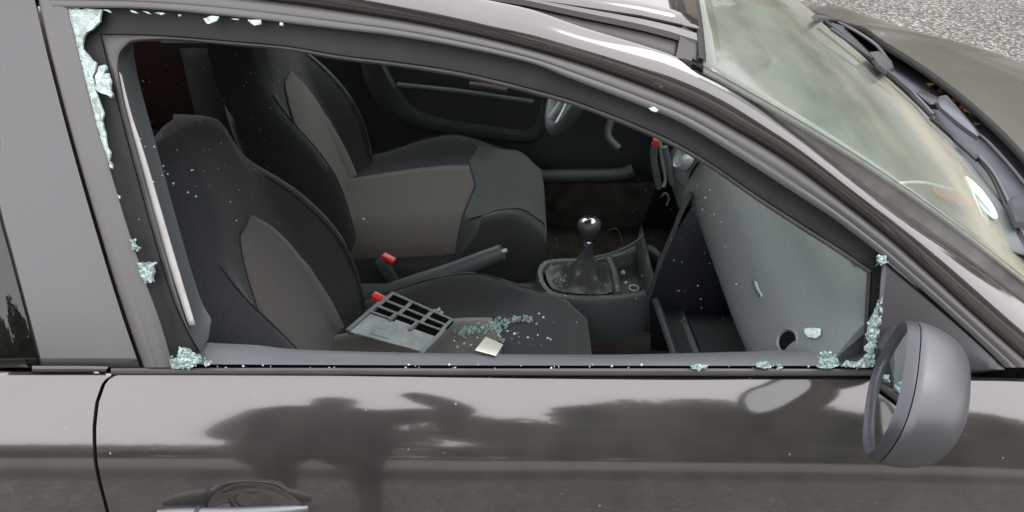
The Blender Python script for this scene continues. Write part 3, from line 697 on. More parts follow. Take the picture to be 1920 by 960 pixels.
    grid('seat_insert', cins, M['insert'], cu, th=.003, off=0)
    # slate front panel
    fp = []
    for i in range(16):
        r = []
        for j in range(17):
            wv = -.66 + 1.44 * j / 16
            ts = tmax + .012 - .05 * min(1, abs(wv) / .6) + (.05 * max(0, (abs(wv) - .6) / .18))
            t = ts + (1.0 - ts) * i / 15
            r.append(top(x0 + (x1 - x0) * t, wv) + Vector((0, 0, .004 if 0 < i else .001)))
        fp.append(r)
    fp.append([p + Vector((.025, 0, -.02)) for p in fp[-1]]); fp.append([p + Vector((.01, 0, -.05)) for p in fp[-1]])
    fo = grid('seat_front_panel', fp, M[fpm], cu, sharp=60)
    for w_ in (.86,): tube('seat_seam', [top(x0 + (x1 - x0) * t, w_) + Vector((0, 0, .0006)) for t in [.05 + .09 * i for i in range(11)]], .0018, M['rubber'], cu, seg=6)
    rbox('seat_base', (.5, .4, .2), T(cx - .15, cy, .31), M['plastic'], cu, bev=.02)
    return b
seat(0, -.378, 'near passenger seat', 'fabric')
seat(-.085, .34, 'far driver seat')

# seat belt buckles
for nm, (u, v), y, lab in (('seat_belt_buckle', (729, 487), .05, None), ('seat_belt_buckle', (712, 562), -.225, None)):
    p = onY(u, v, y)
    b = rbox(nm, (.030, .022, .075), T(p.x - .008, p.y, p.z - .035, ry=-25), M['plastic'], car, bev=.004)
    rbox('release_button', (.036, .020, .013), T(p.x, p.y, p.z + .004, ry=20, rz=-20), M['red'], b, bev=.003)

# ------------------------------------------------------------------ console
ZC = .50
crim = [(1005, 512), (1012, 535), (1035, 556), (1090, 565), (1160, 563), (1210, 556), (1245, 540), (1256, 512), (1240, 470), (1205, 452), (1165, 470), (1110, 482), (1040, 484), (1012, 492)]
cin = [(1018, 512), (1024, 530), (1042, 546), (1090, 552), (1160, 550), (1205, 542), (1234, 526), (1240, 505), (1228, 480), (1205, 468), (1170, 480), (1110, 490), (1045, 492), (1024, 500)]
def loop(P, n): 
    Q = spl(P + [P[0]], n + 1); return Q[:-1]
n = 70
o3 = [onZ(p.x, p.y, ZC) for p in loop(crim, n)]; i3 = [onZ(p.x, p.y, ZC) for p in loop(cin, n)]
cons = grid('centre_console', [[Vector((p.x, p.y + (.01 if p.y < -.05 else 0), .22)) for p in o3], [p - Vector((0, 0, .012)) for p in o3], [p.lerp(q, .25) + Vector((0, 0, .001)) for p, q in zip(o3, i3)], [p.lerp(q, .8) + Vector((0, 0, .001)) for p, q in zip(o3, i3)], [q - Vector((0, 0, .006)) for q in i3], [q - Vector((0, 0, .055)) for q in i3]], M['plastic2'], car, close=True, sharp=50)
c0 = sum(i3, Vector()) / n
mesh('console_tray', [p - Vector((0, 0, .05)) for p in i3], [tuple(range(n))], M['plastic'], cons, smooth=False)
# divider bar between boot and tray
tube('console_divider', [onZ(*p, ZC - .002) for p in [(1140, 484), (1152, 510), (1160, 552)]], .010, M['plastic2'], cons)
# gear boot: crumpled cone
bootl = [(1022, 508), (1028, 530), (1044, 545), (1090, 551), (1140, 550), (1152, 530), (1148, 505), (1138, 488), (1090, 490), (1045, 492)]
bb = [onZ(p.x, p.y, ZC - .006) for p in loop(bootl, 40)]; lv = onZ(1100, 520, ZC + .02); rows = []
topc = onY(1103, 470, -.04)
for k in range(13):
    t = k / 12; r = []
    for i, p in enumerate(bb):
        ang = i / 40 * 2 * math.pi
        rad = (1 - t) ** 1.05 * .90 + .10
        q = Vector((lv.x, lv.y, 0)).lerp(Vector((p.x, p.y, 0)), rad)
        tt = t * t * (3 - 2 * t) * .6 + t * .4
        z = p.z + (topc.z - p.z) * t ** 2.1
        f = math.sin(math.pi * t) * (.010 * math.sin(5 * ang + 5 * t) + .006 * math.sin(9 * ang - 7 * t) + .012 * noise.noise(Vector((q.x * 40, q.y * 40, t * 3))))
        r.append(Vector((q.x + (topc.x - lv.x) * t, q.y + (topc.y - lv.y) * t, z + f)))
    rows.append(r)
gl = empty('gear_lever', (0, 0, 0)); bpy.data.objects.remove(gl)
gear = grid('gear_lever_boot', rows, M['leather'], car, close=True, sharp=60)
kn = onY(1105, 425, -.04)
tube('gear_stick', [topc - Vector((0, 0, .02)), topc, kn], lambda t: .011 - .003 * t, M['plastic'], gear, seg=12)
def lathe(name, prof, c, axis, m, parent, seg=24, sharp=50):
    q = Vector((0, 0, 1)).rotation_difference(Vector(axis).normalized()); rows = []
    for r_, z in prof: rows.append([c + q @ Vector((r_ * math.cos(a * 2 * math.pi / seg), r_ * math.sin(a * 2 * math.pi / seg), z)) for a in range(seg)])
    return grid(name, rows, m, parent, close=True, sharp=sharp)
ax = (kn - topc).normalized() + Vector((-.05, 0, .1))
kb = lathe('gear_knob', [(.010, -.035), (.012, -.028), (.022, -.016), (.0285, 0), (.028, .010), (.022, .018), (.017, .0195)], kn, ax, M['plastic'], gear)
lathe('gear_knob_cap', [(.018, .0188), (.015, .0215), (.008, .023), (.0001, .0235)], kn, ax, M['chrome'], gear)
lathe('gear_collar', [(.013, -.052), (.0145, -.048), (.0145, -.042), (.012, -.038)], kn, ax, M['chrome'], gear)
# handbrake
hb = tube('handbrake', [onY(*p, -.03) for p in [(690, 568), (760, 540), (850, 508), (905, 486), (942, 472)]], lambda t: .030 - .010 * t, M['plastic2'], car, seg=12)
pe = onY(948, 470, -.03); pe2 = onY(941, 472, -.03)
tube('handbrake_button', [pe2, pe + Vector((.004, 0, .001))], .006, M['silver'], hb)
grid('console_rear', [[Vector((x, y, z)) for x in (-.6, -.4, -.2, 0, .08)] for y, z in ((-.12, .3), (-.118, .39), (-.10, .41), (-.02, .40), (.05, .43), (.07, .41), (.072, .3))], M['plastic2'], car, sharp=30)

# ------------------------------------------------------------------ dashboard
PF = [(.66, .58), (.52, .67), (.455, .728), (.425, .745), (.408, .770), (.412, .798), (.430, .836), (.458, .882), (.498, .926), (.54, .950), (.60, .968), (.68, .982), (.78, .98), (.90, .955)]
pf = spl([Vector((a, b, 0)) for a, b in PF], 60)
def dash_sec(y, pull=0):
    k = .05 * max(0, abs(y) - .45) ** 2 * 4
    e = 0
    if -.13 < y <= .02: t = (y + .13) / .15; e = -.030 * t * t * (3 - 2 * t)
    out = []
    for i, p in enumerate(pf):
        low = max(0, 1 - abs(i / 59 - .30) / .30)
        q = Vector((p.x + (.02 if y > .1 else 0) + k + e * (1 if i / 59 > .2 else .4), y, p.y + e * .3 * low))
        lim = yg(q.x, max(q.z, .86)) + .022 + .3 * max(0, q.x - .6); q.y = max(lim, min(-lim, q.y)); out.append(q)
    return out
dys = [-.80, -.67, -.6, -.5, -.4, -.3, -.2, -.15, -.12, -.10, -.08, -.065, -.058]
dash = grid('dashboard', [dash_sec(y) for y in dys] + [[p + Vector((.012, .003, 0)) for p in dash_sec(-.055)]], M['dash'], car, sharp=50)
es = dash_sec(-.80)
mesh('dashboard_end', es + [Vector((.90, es[-1].y + .02, .60))], [tuple(range(len(es) + 1))], M['dash'], dash, smooth=False)
grid('dashboard_centre', [[p + Vector((.012, -.002, 0)) for p in dash_sec(-.052)][22:]] + [dash_sec(y)[22:] for y in (-.05, -.03, 0, .03, .06, .09, .125)] , M['dash'], dash, sharp=50)
grid('driver_dashboard', [[p + Vector((.0, 0, 0)) for p in dash_sec(y)] for y in [.13, .2, .3, .45, .6, .70]], M['plastic'], dash, th=.004)
# top deck right across, up to the windscreen
grid('dashboard_top', [[Vector((x - .15 * y * y * (x - .5), y, z)) for y in [-.60 + .06 * i for i in range(21)]] for x, z in ((.56, .955), (.62, .979), (.70, .990), (.80, .986), (.88, .965), (.95, .93))], M['dashtop'], dash, th=.004, off=1)
# windscreen-side instrument hood on the driver side
rbox('instrument_hood', (.16, .36, .07), T(.55, .36, .985, ry=12), M['plastic'], dash, bev=.03, seg=4)
# glove box outline groove
gp = [Vector((.0, 0, 0))]
def dpt(y, t, o=.0):
    s = dash_sec(y); i = min(len(s) - 2, int(t * (len(s) - 1))); p = s[i].lerp(s[i + 1], t * (len(s) - 1) - i); return p
def dnorm(y, t):
    a = dpt(y, max(0, t - .02)); b = dpt(y, min(.98, t + .02)); d = (b - a).normalized(); return Vector((-d.z, 0, d.x))
# centre stack
tube('glovebox_seam', [dpt(-.057, t) + dnorm(-.1, t) * .0005 for t in (.28, .4, .5, .6, .7, .80)], .0022, M['dark'], dash, seg=6)
stack = grid('centre_stack', [[Vector((x, y, z)) for x, z in ((.40, .80), (.385, .75), (.375, .70), (.35, .60), (.335, .50), (.36, .40))] for y in (-.118, -.115, -.09, -.088)], M['plastic2'], dash, sharp=30)
grid('stack_flank', [[Vector((x, -.118, z)), Vector((x + .12, -.12, z)), Vector((x + .25, -.125, z - .02))] for x, z in ((.41, .78), (.40, .76), (.375, .70), (.35, .60), (.335, .50), (.36, .30))], M['navy'], stack, th=.004)
grid('stack_face', [[Vector((x, y, z)) for x, z in ((.41, .80), (.40, .78), (.385, .75))] for y in (-.088, 0, .09, .13)], M['plastic2'], stack, th=.004)
grid('radio_hole', [[Vector((x + (.12 if -.08 < y < .11 else 0), y, z)) for x, z in ((.385, .75), (.36, .64), (.345, .56))] for y in (-.088, -.075, .10, .13)], M['dark'], stack, th=.004)
grid('stack_lower', [[Vector((x, y, z)) for x, z in ((.345, .56), (.335, .50), (.35, .30))] for y in (-.088, 0, .09, .13)], M['plastic'], stack, th=.004)
# round vents
def vent(u, v, y, r, m, ax=(-.85, -.15, .5)):
    c = onY(u, v, y); vv = lathe('round_vent', [(r * 1.05, -.012), (r * 1.05, .004), (r * .96, .008), (r * .8, .006), (r * .75, -.002), (.0001, .001)], c, ax, m, dash)
    return vv
vent(1280, 297, -.03, .026, M['silver'], (-.9, -.1, .55)); vent(1298, 305, .02, .022, M['dash'])
# small slot mark and round socket on the glove box end
tube('glovebox_seam', [dpt(-.30, t) for t in (.84, .84)] if False else [dpt(y, .80) + dnorm(y, .80) * .0006 for y in (-.70, -.5, -.3, -.1)], .0013, M['dark'], dash, seg=6)
# pulled radio bezel
p1 = onY(1228, 268, 0); p2 = onY(1243, 345, 0)
bz = tube('loose_bezel', [p1, onY(1226, 300, 0), onY(1236, 352, 0)], .008, M['plastic2'], dash)
tube('bezel_edge', [onY(1237, 262, -.02), onY(1242, 300, -.02), onY(1248, 335, -.02), onY(1244, 350, -.02)], .004, M['silver'], bz)
tube('bezel_inner', [onY(1246, 275, -.03), onY(1256, 320, -.03), onY(1260, 345, -.03)], .007, M['plastic2'], bz)
rbox('hazard_switch', (.012, .02, .022), T(*onY(1229, 267, 0.0)), M['red'], bz, bev=.003)
# shelf below glove box
sh = []
for x, z in ((.335, .525), (.345, .532), (.352, .528), (.36, .500), (.40, .492), (.41, .500), (.42, .492), (.47, .485), (.62, .50)):
    sh.append([Vector((x + .02 * max(0, -y - .13) / .3, y, z)) for y in (-.14, -.2, -.3, -.4, -.5, -.6)])
grid('storage_shelf', sh, M['plastic2'], dash, th=.004, sharp=30)

# steering wheel
swc = Vector((.18, .36, .918)); tilt = Matrix.Rotation(R(24), 3, 'Y')
def swp(a, r, h=0): return swc + tilt @ Vector((h, r * math.sin(a), r * math.cos(a)))
SW = []
for i in range(48):
    a = i / 48 * 2 * math.pi; ctr = swp(a, .182); rad = (ctr - swc).normalized(); nn = tilt @ Vector((1, 0, 0))
    SW.append([ctr + (rad * math.cos(b) + nn * math.sin(b)) * .0165 for b in [k * math.pi / 5 for k in range(10)]])
SW.append(SW[0])
sw = grid('steering_wheel', [r + [r[0]] for r in SW], M['plastic2'], car)
lathe('steering_wheel_hub', [(.075, .03), (.07, .0), (.05, -.02), (.0001, -.028)], swc, tilt @ Vector((1, 0, 0)), M['plastic'], sw)
for a in (80, 180, 215, 280):
    a0 = R(a); tube('steering_wheel_spoke', [swp(a0, .05, -.0), swp(a0, .11, .008), swp(a0, .172, 0)], .016 if a == 180 else .014, M['silver'], sw)
tube('steering_column', [swc + Vector((.03, 0, -.02)), Vector((.5, .36, .80))], .055, M['plastic'], sw, seg=14)
tube('column_stalk', [Vector((.28, .30, .84)), onY(1140, 250, .26), onY(1160, 278, .24)], .010, M['plastic2'], sw)
rbox('pedal', (.02, .06, .09), T(.66, .28, .38, ry=-30), M['plastic2'], car, bev=.006)

# ------------------------------------------------------------------ door mirror
mc = Vector((.480, -.915, .988)); mdir = Vector((-.93, .385, .14)).normalized()   # mouth faces rearwards and inwards
wv_ = Vector((-.36, -.93, -.1)).normalized(); wv_ = (wv_ - mdir * wv_.dot(mdir)).normalized()       # outwards along the mouth
up_ = mdir.cross(wv_); up_ = up_ if up_.z > 0 else -up_
def mloop(hw, hh, d, n=48, c=mc, sk=0):
    r = []
    for i in range(n):
        a = i / n * 2 * math.pi; ca, sa = math.cos(a), math.sin(a); e = 2 / 2.7
        X = hw * math.copysign(abs(ca) ** e, ca); Y = hh * math.copysign(abs(sa) ** e, sa)
        Y *= 1 + .10 * (-X / hw)        # taller at the inner end
        r.append(c + wv_ * X + up_ * Y - mdir * d + wv_ * sk)
    return r
HWm, HHm = .096, .069
rows = [mloop(HWm - .007, HHm - .007, -.001), mloop(HWm - .003, HHm - .003, -.004), mloop(HWm, HHm, .002), mloop(HWm + .001, HHm + .001, .010)]
rows2 = [mloop(HWm + .0005, HHm + .0005, .0115), mloop(HWm + .0025, HHm + .0025, .014)]
for k in range(1, 15):
    t = k / 14; s = math.cos(t * math.pi / 2 * .985) ** .55
    rows2.append(mloop((HWm + .0025) * (s * .9 + .1 * (s > 0)), (HHm + .0025) * s, .014 + .074 * math.sin(t * math.pi / 2), sk=-.012 * t))
side_mirror = grid('side_mirror', rows2, M['mirror_shell'], car, close=True, sharp=60)
mesh('mirror_nose', rows2[-1], [tuple(range(48))], M['mirror_shell'], side_mirror)
bz_rows = [mloop(HWm - .013, HHm - .012, .006), mloop(HWm - .011, HHm - .010, .001)] + rows
grid('mirror_bezel', bz_rows, M['bezel'], side_mirror, close=True, sharp=40)
mesh('mirror_glass', mloop(HWm - .012, HHm - .011, .0035), [tuple(range(48))], M['mirror'], side_mirror, smooth=False)
mp_ = [onG(1690, 640, .0), onG(1685, 650, .02), mc - wv_ * .075 + up_ * -.005 - mdir * .05]
tube('mirror_mount', mp_, lambda t: .030, M['bezel'], side_mirror, seg=16)

# ------------------------------------------------------------------ door handle
hb0 = [onS(u, v) for u, v in ((300, 944), (340, 940), (400, 938), (470, 937), (540, 935), (580, 936))]
hq = [p + Vector((0, -.012 - .012 * math.sin(math.pi * i / 5), -.002)) for i, p in enumerate(hb0)]
rows = []
P = spl(hq, 40)
for i, p in enumerate(P):
    t = i / 39; s = min(1, math.sin(math.pi * min(max(t, .02), .98)) ** .35)
    rows.append([p + Vector((0, -.011 * s * math.cos(a), .015 * s * math.sin(a) - .004)) for a in [k * math.pi / 6 for k in range(12)]])
rows = [[sum(rows[0], Vector()) / 12] * 12] + rows + [[sum(rows[-1], Vector()) / 12] * 12]
hnd = grid('door_handle', rows, M['handle'], door, close=True, sharp=60)
tube('handle_collar', [P[11] + Vector((0, -.002, -.005)), P[12] + Vector((0, -.002, -.005))], .0165, M['bezel'], door, seg=16)

# ------------------------------------------------------------------ wheels (below the frame, kept simple)
for x, y, s_ in ((1.32, -.80, -1), (1.32, .80, 1), (-1.28, -.80, -1), (-1.28, .80, 1)):
    wh = lathe('wheel', [(.19, -.09), (.27, -.095), (.30, -.08), (.305, 0), (.30, .08), (.27, .095), (.19, .09)], Vector((x, y - s_ * .05, .305)), (0, 1, 0), M['tyre'], car, seg=40)
    lathe('rim', [(.19, .07), (.18, .06), (.15, .04), (.05, .06), (.001, .062)], Vector((x, y - s_ * .05, .305)), (0, s_, 0), M['rim'], wh, seg=40)

# ------------------------------------------------------------------ broken glass still in the frame
def jag(P, amp, step=5, seed=1):
    rnd = random.Random(seed); out = []
    for (a, b), (c, d) in zip(P, P[1:] + [P[0]]):
        L_ = math.hypot(c - a, d - b); k = max(1, int(L_ / step))
        for i in range(k):
            t = i / k; j = amp if 0 < i else 0
            out.append((a + (c - a) * t + rnd.uniform(-j, j), b + (d - b) * t + rnd.uniform(-j, j)))
    return out
def shard(name, poly, hit, nrm, th, m, parent=None):
    V = [hit(u, v) for u, v in poly]; k = len(V); nv_ = Vector(nrm).normalized() * th
    bm = bmesh.new(); a = [bm.verts.new(p) for p in V]; f = bm.faces.new(a)
    r = bmesh.ops.extrude_face_region(bm, geom=[f]); 
    for e in r['geom']:
        if isinstance(e, bmesh.types.BMVert): e.co += nv_
    bmesh.ops.triangulate(bm, faces=bm.faces); bmesh.ops.recalc_face_normals(bm, faces=bm.faces)
    me = bpy.data.meshes.new(name); bm.to_mesh(me); bm.free(); me.materials.append(m)
    o = bpy.data.objects.new(name, me); C.objects.link(o)
    if parent: o.parent = parent
    return o
gn = (0, -.87, .5)
left_sheet = [(129, 17), (194, 19), (191, 30), (190, 42), (181, 50), (176, 56), (165, 62), (160, 70), (157, 84), (158, 93), (168, 103), (183, 118), (181, 135), (176, 145), (180, 155), (182, 170), (188, 186), (194, 205), (197, 214), (194, 226), (196, 240), (201, 262), (203, 275), (209, 286), (208, 300), (205, 306), (198, 292), (188, 258), (173, 200), (151, 110)]
def gs(off): return lambda u, v: onG(u, v, off)

HS = ([(182, 142), (188, 126), (200, 122), (203, 130), (196, 140), (206, 138), (210, 150), (209, 162), (214, 178), (211, 184), (203, 178), (190, 174), (181, 166), (184, 156)])
for sd_, poly in enumerate([[(196, 19), (207, 20), (211, 25), (203, 22)], [(246, 20), (256, 22), (262, 27), (250, 24)], [(270, 22), (279, 23), (286, 28), (276, 25)], [(292, 25), (300, 24), (312, 26), (303, 29)], [(336, 28), (343, 29), (338, 32)],
                         [(383, 36), (397, 31), (412, 32), (408, 40), (391, 46)], [(466, 38), (490, 38), (491, 46), (478, 49), (470, 43)], [(526, 43), (532, 44), (531, 49), (526, 48)], [(1216, 203), (1224, 200), (1234, 206), (1230, 211), (1221, 208)], [(208, 302), (213, 308), (212, 316), (207, 312)], [(223, 366), (227, 368), (226, 373)], [(435, 36), (450, 36), (446, 39)]]):
    shard('glass_remnant', jag(poly, .5, 3, sd_), gs(.009), gn, .004, M['sheet'], door)

# lumpy clusters of crazed glass
def crumb_mesh(name, pts, sizes, m, parent=None, seed=0):
    rnd = random.Random(seed); V = []; Fc = []
    q8 = [(-1, -1, -1), (1, -1, -1), (1, 1, -1), (-1, 1, -1), (-1, -1, 1), (1, -1, 1), (1, 1, 1), (-1, 1, 1)]
    f6 = [(0, 3, 2, 1), (4, 5, 6, 7), (0, 1, 5, 4), (1, 2, 6, 5), (2, 3, 7, 6), (3, 0, 4, 7)]
    for p, s in zip(pts, sizes):
        rot = Matrix.Rotation(rnd.uniform(0, 6.3), 3, Vector((rnd.uniform(-1, 1), rnd.uniform(-1, 1), rnd.uniform(-1, 1))).normalized())
        b = len(V)
        for q in q8: V.append(Vector(p) + rot @ Vector([c * s * .5 * rnd.uniform(.55, 1.1) for c in q]))
        Fc += [tuple(b + i for i in f) for f in f6]
    return mesh(name, V, Fc, m, parent, smooth=False)
def inpoly(x, y, P):
    c = False; j = len(P) - 1
    for i in range(len(P)):
        if (P[i][1] > y) != (P[j][1] > y) and x < (P[j][0] - P[i][0]) * (y - P[i][1]) / (P[j][1] - P[i][1]) + P[i][0]: c = not c
        j = i
    return c
from mathutils.geometry import delaunay_2d_cdt
def crazed(name, poly, hit, m, cell=5.0, amp=.0016, th=.005, seed=0, extra=0, lift=.0, parent=None):
    rnd = random.Random(seed); P = jag(poly, cell * .28, cell, seed)
    us = [p[0] for p in P]; vs = [p[1] for p in P]; pts = [Vector(p) for p in P]; nb = len(pts)
    u = min(us)
    while u < max(us):
        v = min(vs)
        while v < max(vs):
            x, y = u + rnd.uniform(-.4, .4) * cell, v + rnd.uniform(-.4, .4) * cell
            if inpoly(x, y, P): pts.append(Vector((x, y)))
            v += cell
        u += cell
    r = delaunay_2d_cdt(pts, [(i, (i + 1) % nb) for i in range(nb)], [list(range(nb))], 1, 1e-5)
    nn = Vector((0, -.87, .5)); V = []; V2 = []
    for p in r[0]:
        q = hit(p.x, p.y); e = rnd.uniform(0, 1)
        V.append(q + nn * (th + amp * 2 * e + lift * rnd.random())); V2.append(q)
    k = len(V); Fc = [tuple(f) for f in r[2]] + [tuple(k + i for i in reversed(f)) for f in r[2]]
    cnt = {}
    for f in r[2]:
        for a, b in zip(f, list(f[1:]) + [f[0]]): cnt[(a, b)] = 1
    for (a, b) in list(cnt):
        if (b, a) not in cnt: Fc.append((a, b, k + b, k + a))
    q8 = [(-1, -1, -1), (1, -1, -1), (1, 1, -1), (-1, 1, -1), (-1, -1, 1), (1, -1, 1), (1, 1, 1), (-1, 1, 1)]
    f6 = [(0, 3, 2, 1), (4, 5, 6, 7), (0, 1, 5, 4), (1, 2, 6, 5), (2, 3, 7, 6), (3, 0, 4, 7)]
    AV = V + V2
    for _ in range(extra):
        a = rnd.choice(P[:]); s_ = rnd.uniform(.0015, .0042); c = hit(a[0] + rnd.gauss(0, 2), a[1] + rnd.gauss(0, 1.5)) + nn * rnd.uniform(.001, .006)
        rot = Matrix.Rotation(rnd.uniform(0, 6.3), 3, Vector((rnd.uniform(-1, 1), rnd.uniform(-1, 1), rnd.uniform(-1, 1))).normalized()); b = len(AV)
        for q in q8: AV.append(c + rot @ Vector([t * s_ * .5 * rnd.uniform(.5, 1.3) for t in q]))
        Fc += [tuple(b + i for i in f) for f in f6]
    return mesh(name, AV, Fc, m, parent, smooth=False)
def cluster(name, poly, hit, size, count, seed, label=None, parent=None, depth=.006, m=None, group=None):
    o = crazed(name, poly, hit, m or M['crumb'], cell=4.6, amp=.0017, th=.004, seed=seed, extra=max(3, count // 5), lift=.003)
    if label: tag(o, label, 'broken glass', group)
    return o
bw = crazed('broken_window_glass', left_sheet, gs(-.004), M['sheet'], cell=9, amp=.0003, th=.004, seed=3, parent=door)
crazed('hanging_glass_shard', HS, gs(.004), M['sheet'], cell=6, amp=.0008, th=.004, seed=5, parent=door)
GG = 'broken safety glass lumps around the window opening'
cluster('glass_fragment', [(323, 672), (336, 668), (341, 652), (355, 653), (362, 664), (376, 664), (376, 678), (362, 688), (326, 689)], gs(.002), .0065, 70, 1, 'lump of crazed greenish glass piled in the lower rear corner of the window opening', group=GG)
cluster('glass_fragment', [(386, 676), (397, 678), (396, 683), (387, 683)], gs(.0), .005, 5, 21, 'tiny glass lump on the sill just right of the rear corner pile', group=GG)
cluster('glass_fragment', [(262, 493), (284, 491), (291, 505), (289, 526), (275, 527), (264, 508)], gs(.001), .006, 55, 2, 'square lump of crazed glass stuck halfway up the rear window upright', group=GG)
cluster('glass_fragment', [(247, 448), (252, 450), (256, 461), (266, 465), (262, 471), (253, 467)], gs(.001), .0045, 16, 3, 'small splinter of glass on the rear upright above the square glass lump', group=GG)
cluster('glass_fragment', [(1534, 680), (1538, 662), (1552, 660), (1566, 669), (1570, 682), (1556, 688), (1530, 687)], gs(.003), .006, 60, 4, 'domed lump of crazed glass on the window sill near the door mirror', group=GG)
cluster('glass_fragment', [(1576, 686), (1586, 674), (1596, 680), (1612, 677), (1622, 664), (1636, 660), (1636, 680), (1626, 688)], gs(.003), .006, 80, 5, 'ridge of crazed glass in the lower front corner of the window opening', group=GG)
cluster('glass_fragment', [(1650, 555), (1653, 575), (1646, 610), (1642, 650), (1628, 650), (1625, 625), (1628, 605), (1638, 585)], gs(.0), .006, 150, 6, 'tall spiky strip of green crazed glass standing in the front window channel', group=GG)
cluster('glass_fragment', [(1416, 686), (1424, 678), (1438, 677), (1445, 686), (1430, 689)], gs(.002), .005, 26, 7, 'small pile of glass on the sill left of the domed lump', group=GG)
cluster('glass_fragment', [(1455, 683), (1464, 682), (1463, 689), (1456, 689)], gs(.002), .0045, 6, 8, 'tiny glass bit right beside the small sill pile', group=GG)
cluster('glass_fragment', [(1293, 686), (1305, 682), (1325, 684), (1322, 690), (1296, 690)], gs(.001), .005, 18, 9, 'flat low scatter of glass on the sill below the gear console', group=GG)
cluster('glass_fragment', [(1643, 480), (1657, 478), (1660, 490), (1652, 494), (1643, 490)], gs(.008), .006, 26, 10, 'glass lump lodged at the top tip of the mirror sail panel', group=GG)
fr1 = shard('glass_fragment', jag([(1620, 650), (1629, 642), (1637, 646), (1637, 658), (1630, 663), (1620, 657)], .5, 3, 9), gs(.006), gn, .004, M['sheet']); tag(fr1, 'smooth pale rounded glass flake in the front window channel', 'broken glass', GG)

# ------------------------------------------------------------------ loose things in the cabin
# grey plastic vent panel on the passenger seat
tray = empty('vent_panel', onZ(755, 610, .60)); tag(tray, 'broken grey plastic panel with rectangular openings lying on the passenger seat', 'plastic panel')
TL, TR, BR, BL = onZ(738, 553, .655), onZ(853, 605, .640), onZ(796, 664, .600), onZ(655, 625, .615)
nrm = (TR - TL).cross(BL - TL).normalized()
if nrm.z < 0: nrm = -nrm
def tp(a, b, h=0): return TL.lerp(TR, a).lerp(BL.lerp(BR, a), b) + nrm * h
def tbox(a0, b0, a1, b1, h0, h1):
    V = [tp(a, b, h) for h in (h0, h1) for a, b in ((a0, b0), (a1, b0), (a1, b1), (a0, b1))]
    return V, [(0, 3, 2, 1), (4, 5, 6, 7), (0, 1, 5, 4), (1, 2, 6, 5), (2, 3, 7, 6), (3, 0, 4, 7)]
def tjoin(name, boxes, m, bev=.0012):
    V = []; Fc = []
    for bx in boxes:
        v, f = tbox(*bx); k = len(V); V += v; Fc += [tuple(k + i for i in q) for q in f]
    o = mesh(name, V, Fc, m, tray, smooth=False)
    b = o.modifiers.new('bevel', 'BEVEL'); b.width = bev; b.segments = 2
    return o
fr = []
for b in (0, .18, .34): fr.append((0, b, 1, b + .045, .011, .016))
fr += [(0, .045, .05, .34, .0112, .0158), (.315, .045, .37, .34, .0114, .0156), (.645, .045, .70, .34, .0116, .0154), (.955, .045, 1, .34, .0113, .0157)]
fr += [(0, .49, .34, .53, .0111, .0159)]
fr += [(.305, .385, .34, .56, .0085, .0205), (.625, .385, .66, .62, .0087, .0205)]
tjoin('panel_lattice', fr, M['trayframe'])
tjoin('panel_plate', [(.02, .53, .98, 1.0, .003, .009), (.36, .47, .60, .5301, .0031, .0089)], M['traygrey'])
tjoin('panel_side_rail', [(.975, .3, 1.03, 1.06, -.012, .0165)], M['trayframe']); tjoin('panel_side_rail', [(-.03, .28, .018, 1.0, -.012, .0155)], M['trayframe'])
tjoin('panel_hole_shade', [(0.01, 0.01, .99, .56, .001, .005)], M['dark'], .0002)  # black sheet under the lattice, painted shade for the depth of its openings
tjoin('panel_catch', [(.25, .80, .5, .93, .0095, .012)], M['traygrey'])
tjoin('panel_lug', [(.66, -.05, .72, .02, .008, .012), (.72, -.09, .75, .0, .010, .020), (.76, -.07, .80, .01, .008, .013)], M['silver'], .0006)

bpy.context.view_layer.update()
dg = bpy.context.evaluated_depsgraph_get()
SKIP = {'windscreen', 'far_side_window', 'rear_quarter_window', 'windscreen_border'}
def cast(u, v, skip=True):
    d = ray(u, v).normalized(); o = CAM.copy()
    for _ in range(8):
        ok, loc, nr, idx, ob, mt_ = SC.ray_cast(dg, o, d)
        if not ok: return None
        if ob.name.split('.')[0] in SKIP: o = loc + d * .002; continue
        if nr.dot(d) > 0: nr = -nr
        return loc, nr, ob
    return None
def rest(u, v, h=0):
    r = cast(u, v)
    return (r[0] + r[1] * h) if r else onZ(u, v, .5)

so_ = cast(1477, 640); ax_ = (so_[1] + Vector((-.2, -.25, .1))).normalized()
lathe('side_socket', [(.024, -.010), (.023, .0008), (.020, .004), (.017, .002), (.0155, -.008)], so_[0], ax_, M['dash'], dash, seg=32)
lathe('socket_hole', [(.017, .0012), (.0001, .001)], so_[0], ax_, M['dark'], dash, seg=32)
la = [cast(u, v) for u, v in ((1418, 530), (1422, 543), (1430, 557))]
tube('glovebox_latch', [a[0] + a[1] * .0015 for a in la], .0028, M['traygrey'], dash)
tube('glovebox_latch', [a[0] + a[1] * .001 + Vector((-.004, .004, 0)) for a in la], .0028, M['plastic'], dash)
# paper card on the passenger seat
cp = [rest(891, 664, .006), rest(911, 636, .006), rest(945, 651, .007), rest(930, 674, .006)]
me_n = (cp[1] - cp[0]).cross(cp[3] - cp[0]).normalized(); me_n = me_n if me_n.z > 0 else -me_n
card = mesh('paper_card', cp + [p + me_n * .0012 for p in cp], [(0, 1, 2, 3), (4, 5, 6, 7), (0, 1, 5, 4), (1, 2, 6, 5), (2, 3, 7, 6), (3, 0, 4, 7)], M['paper'], smooth=False)
tag(card, 'small blank off-white card on the passenger seat below the ridge of glass crumbs', 'card')
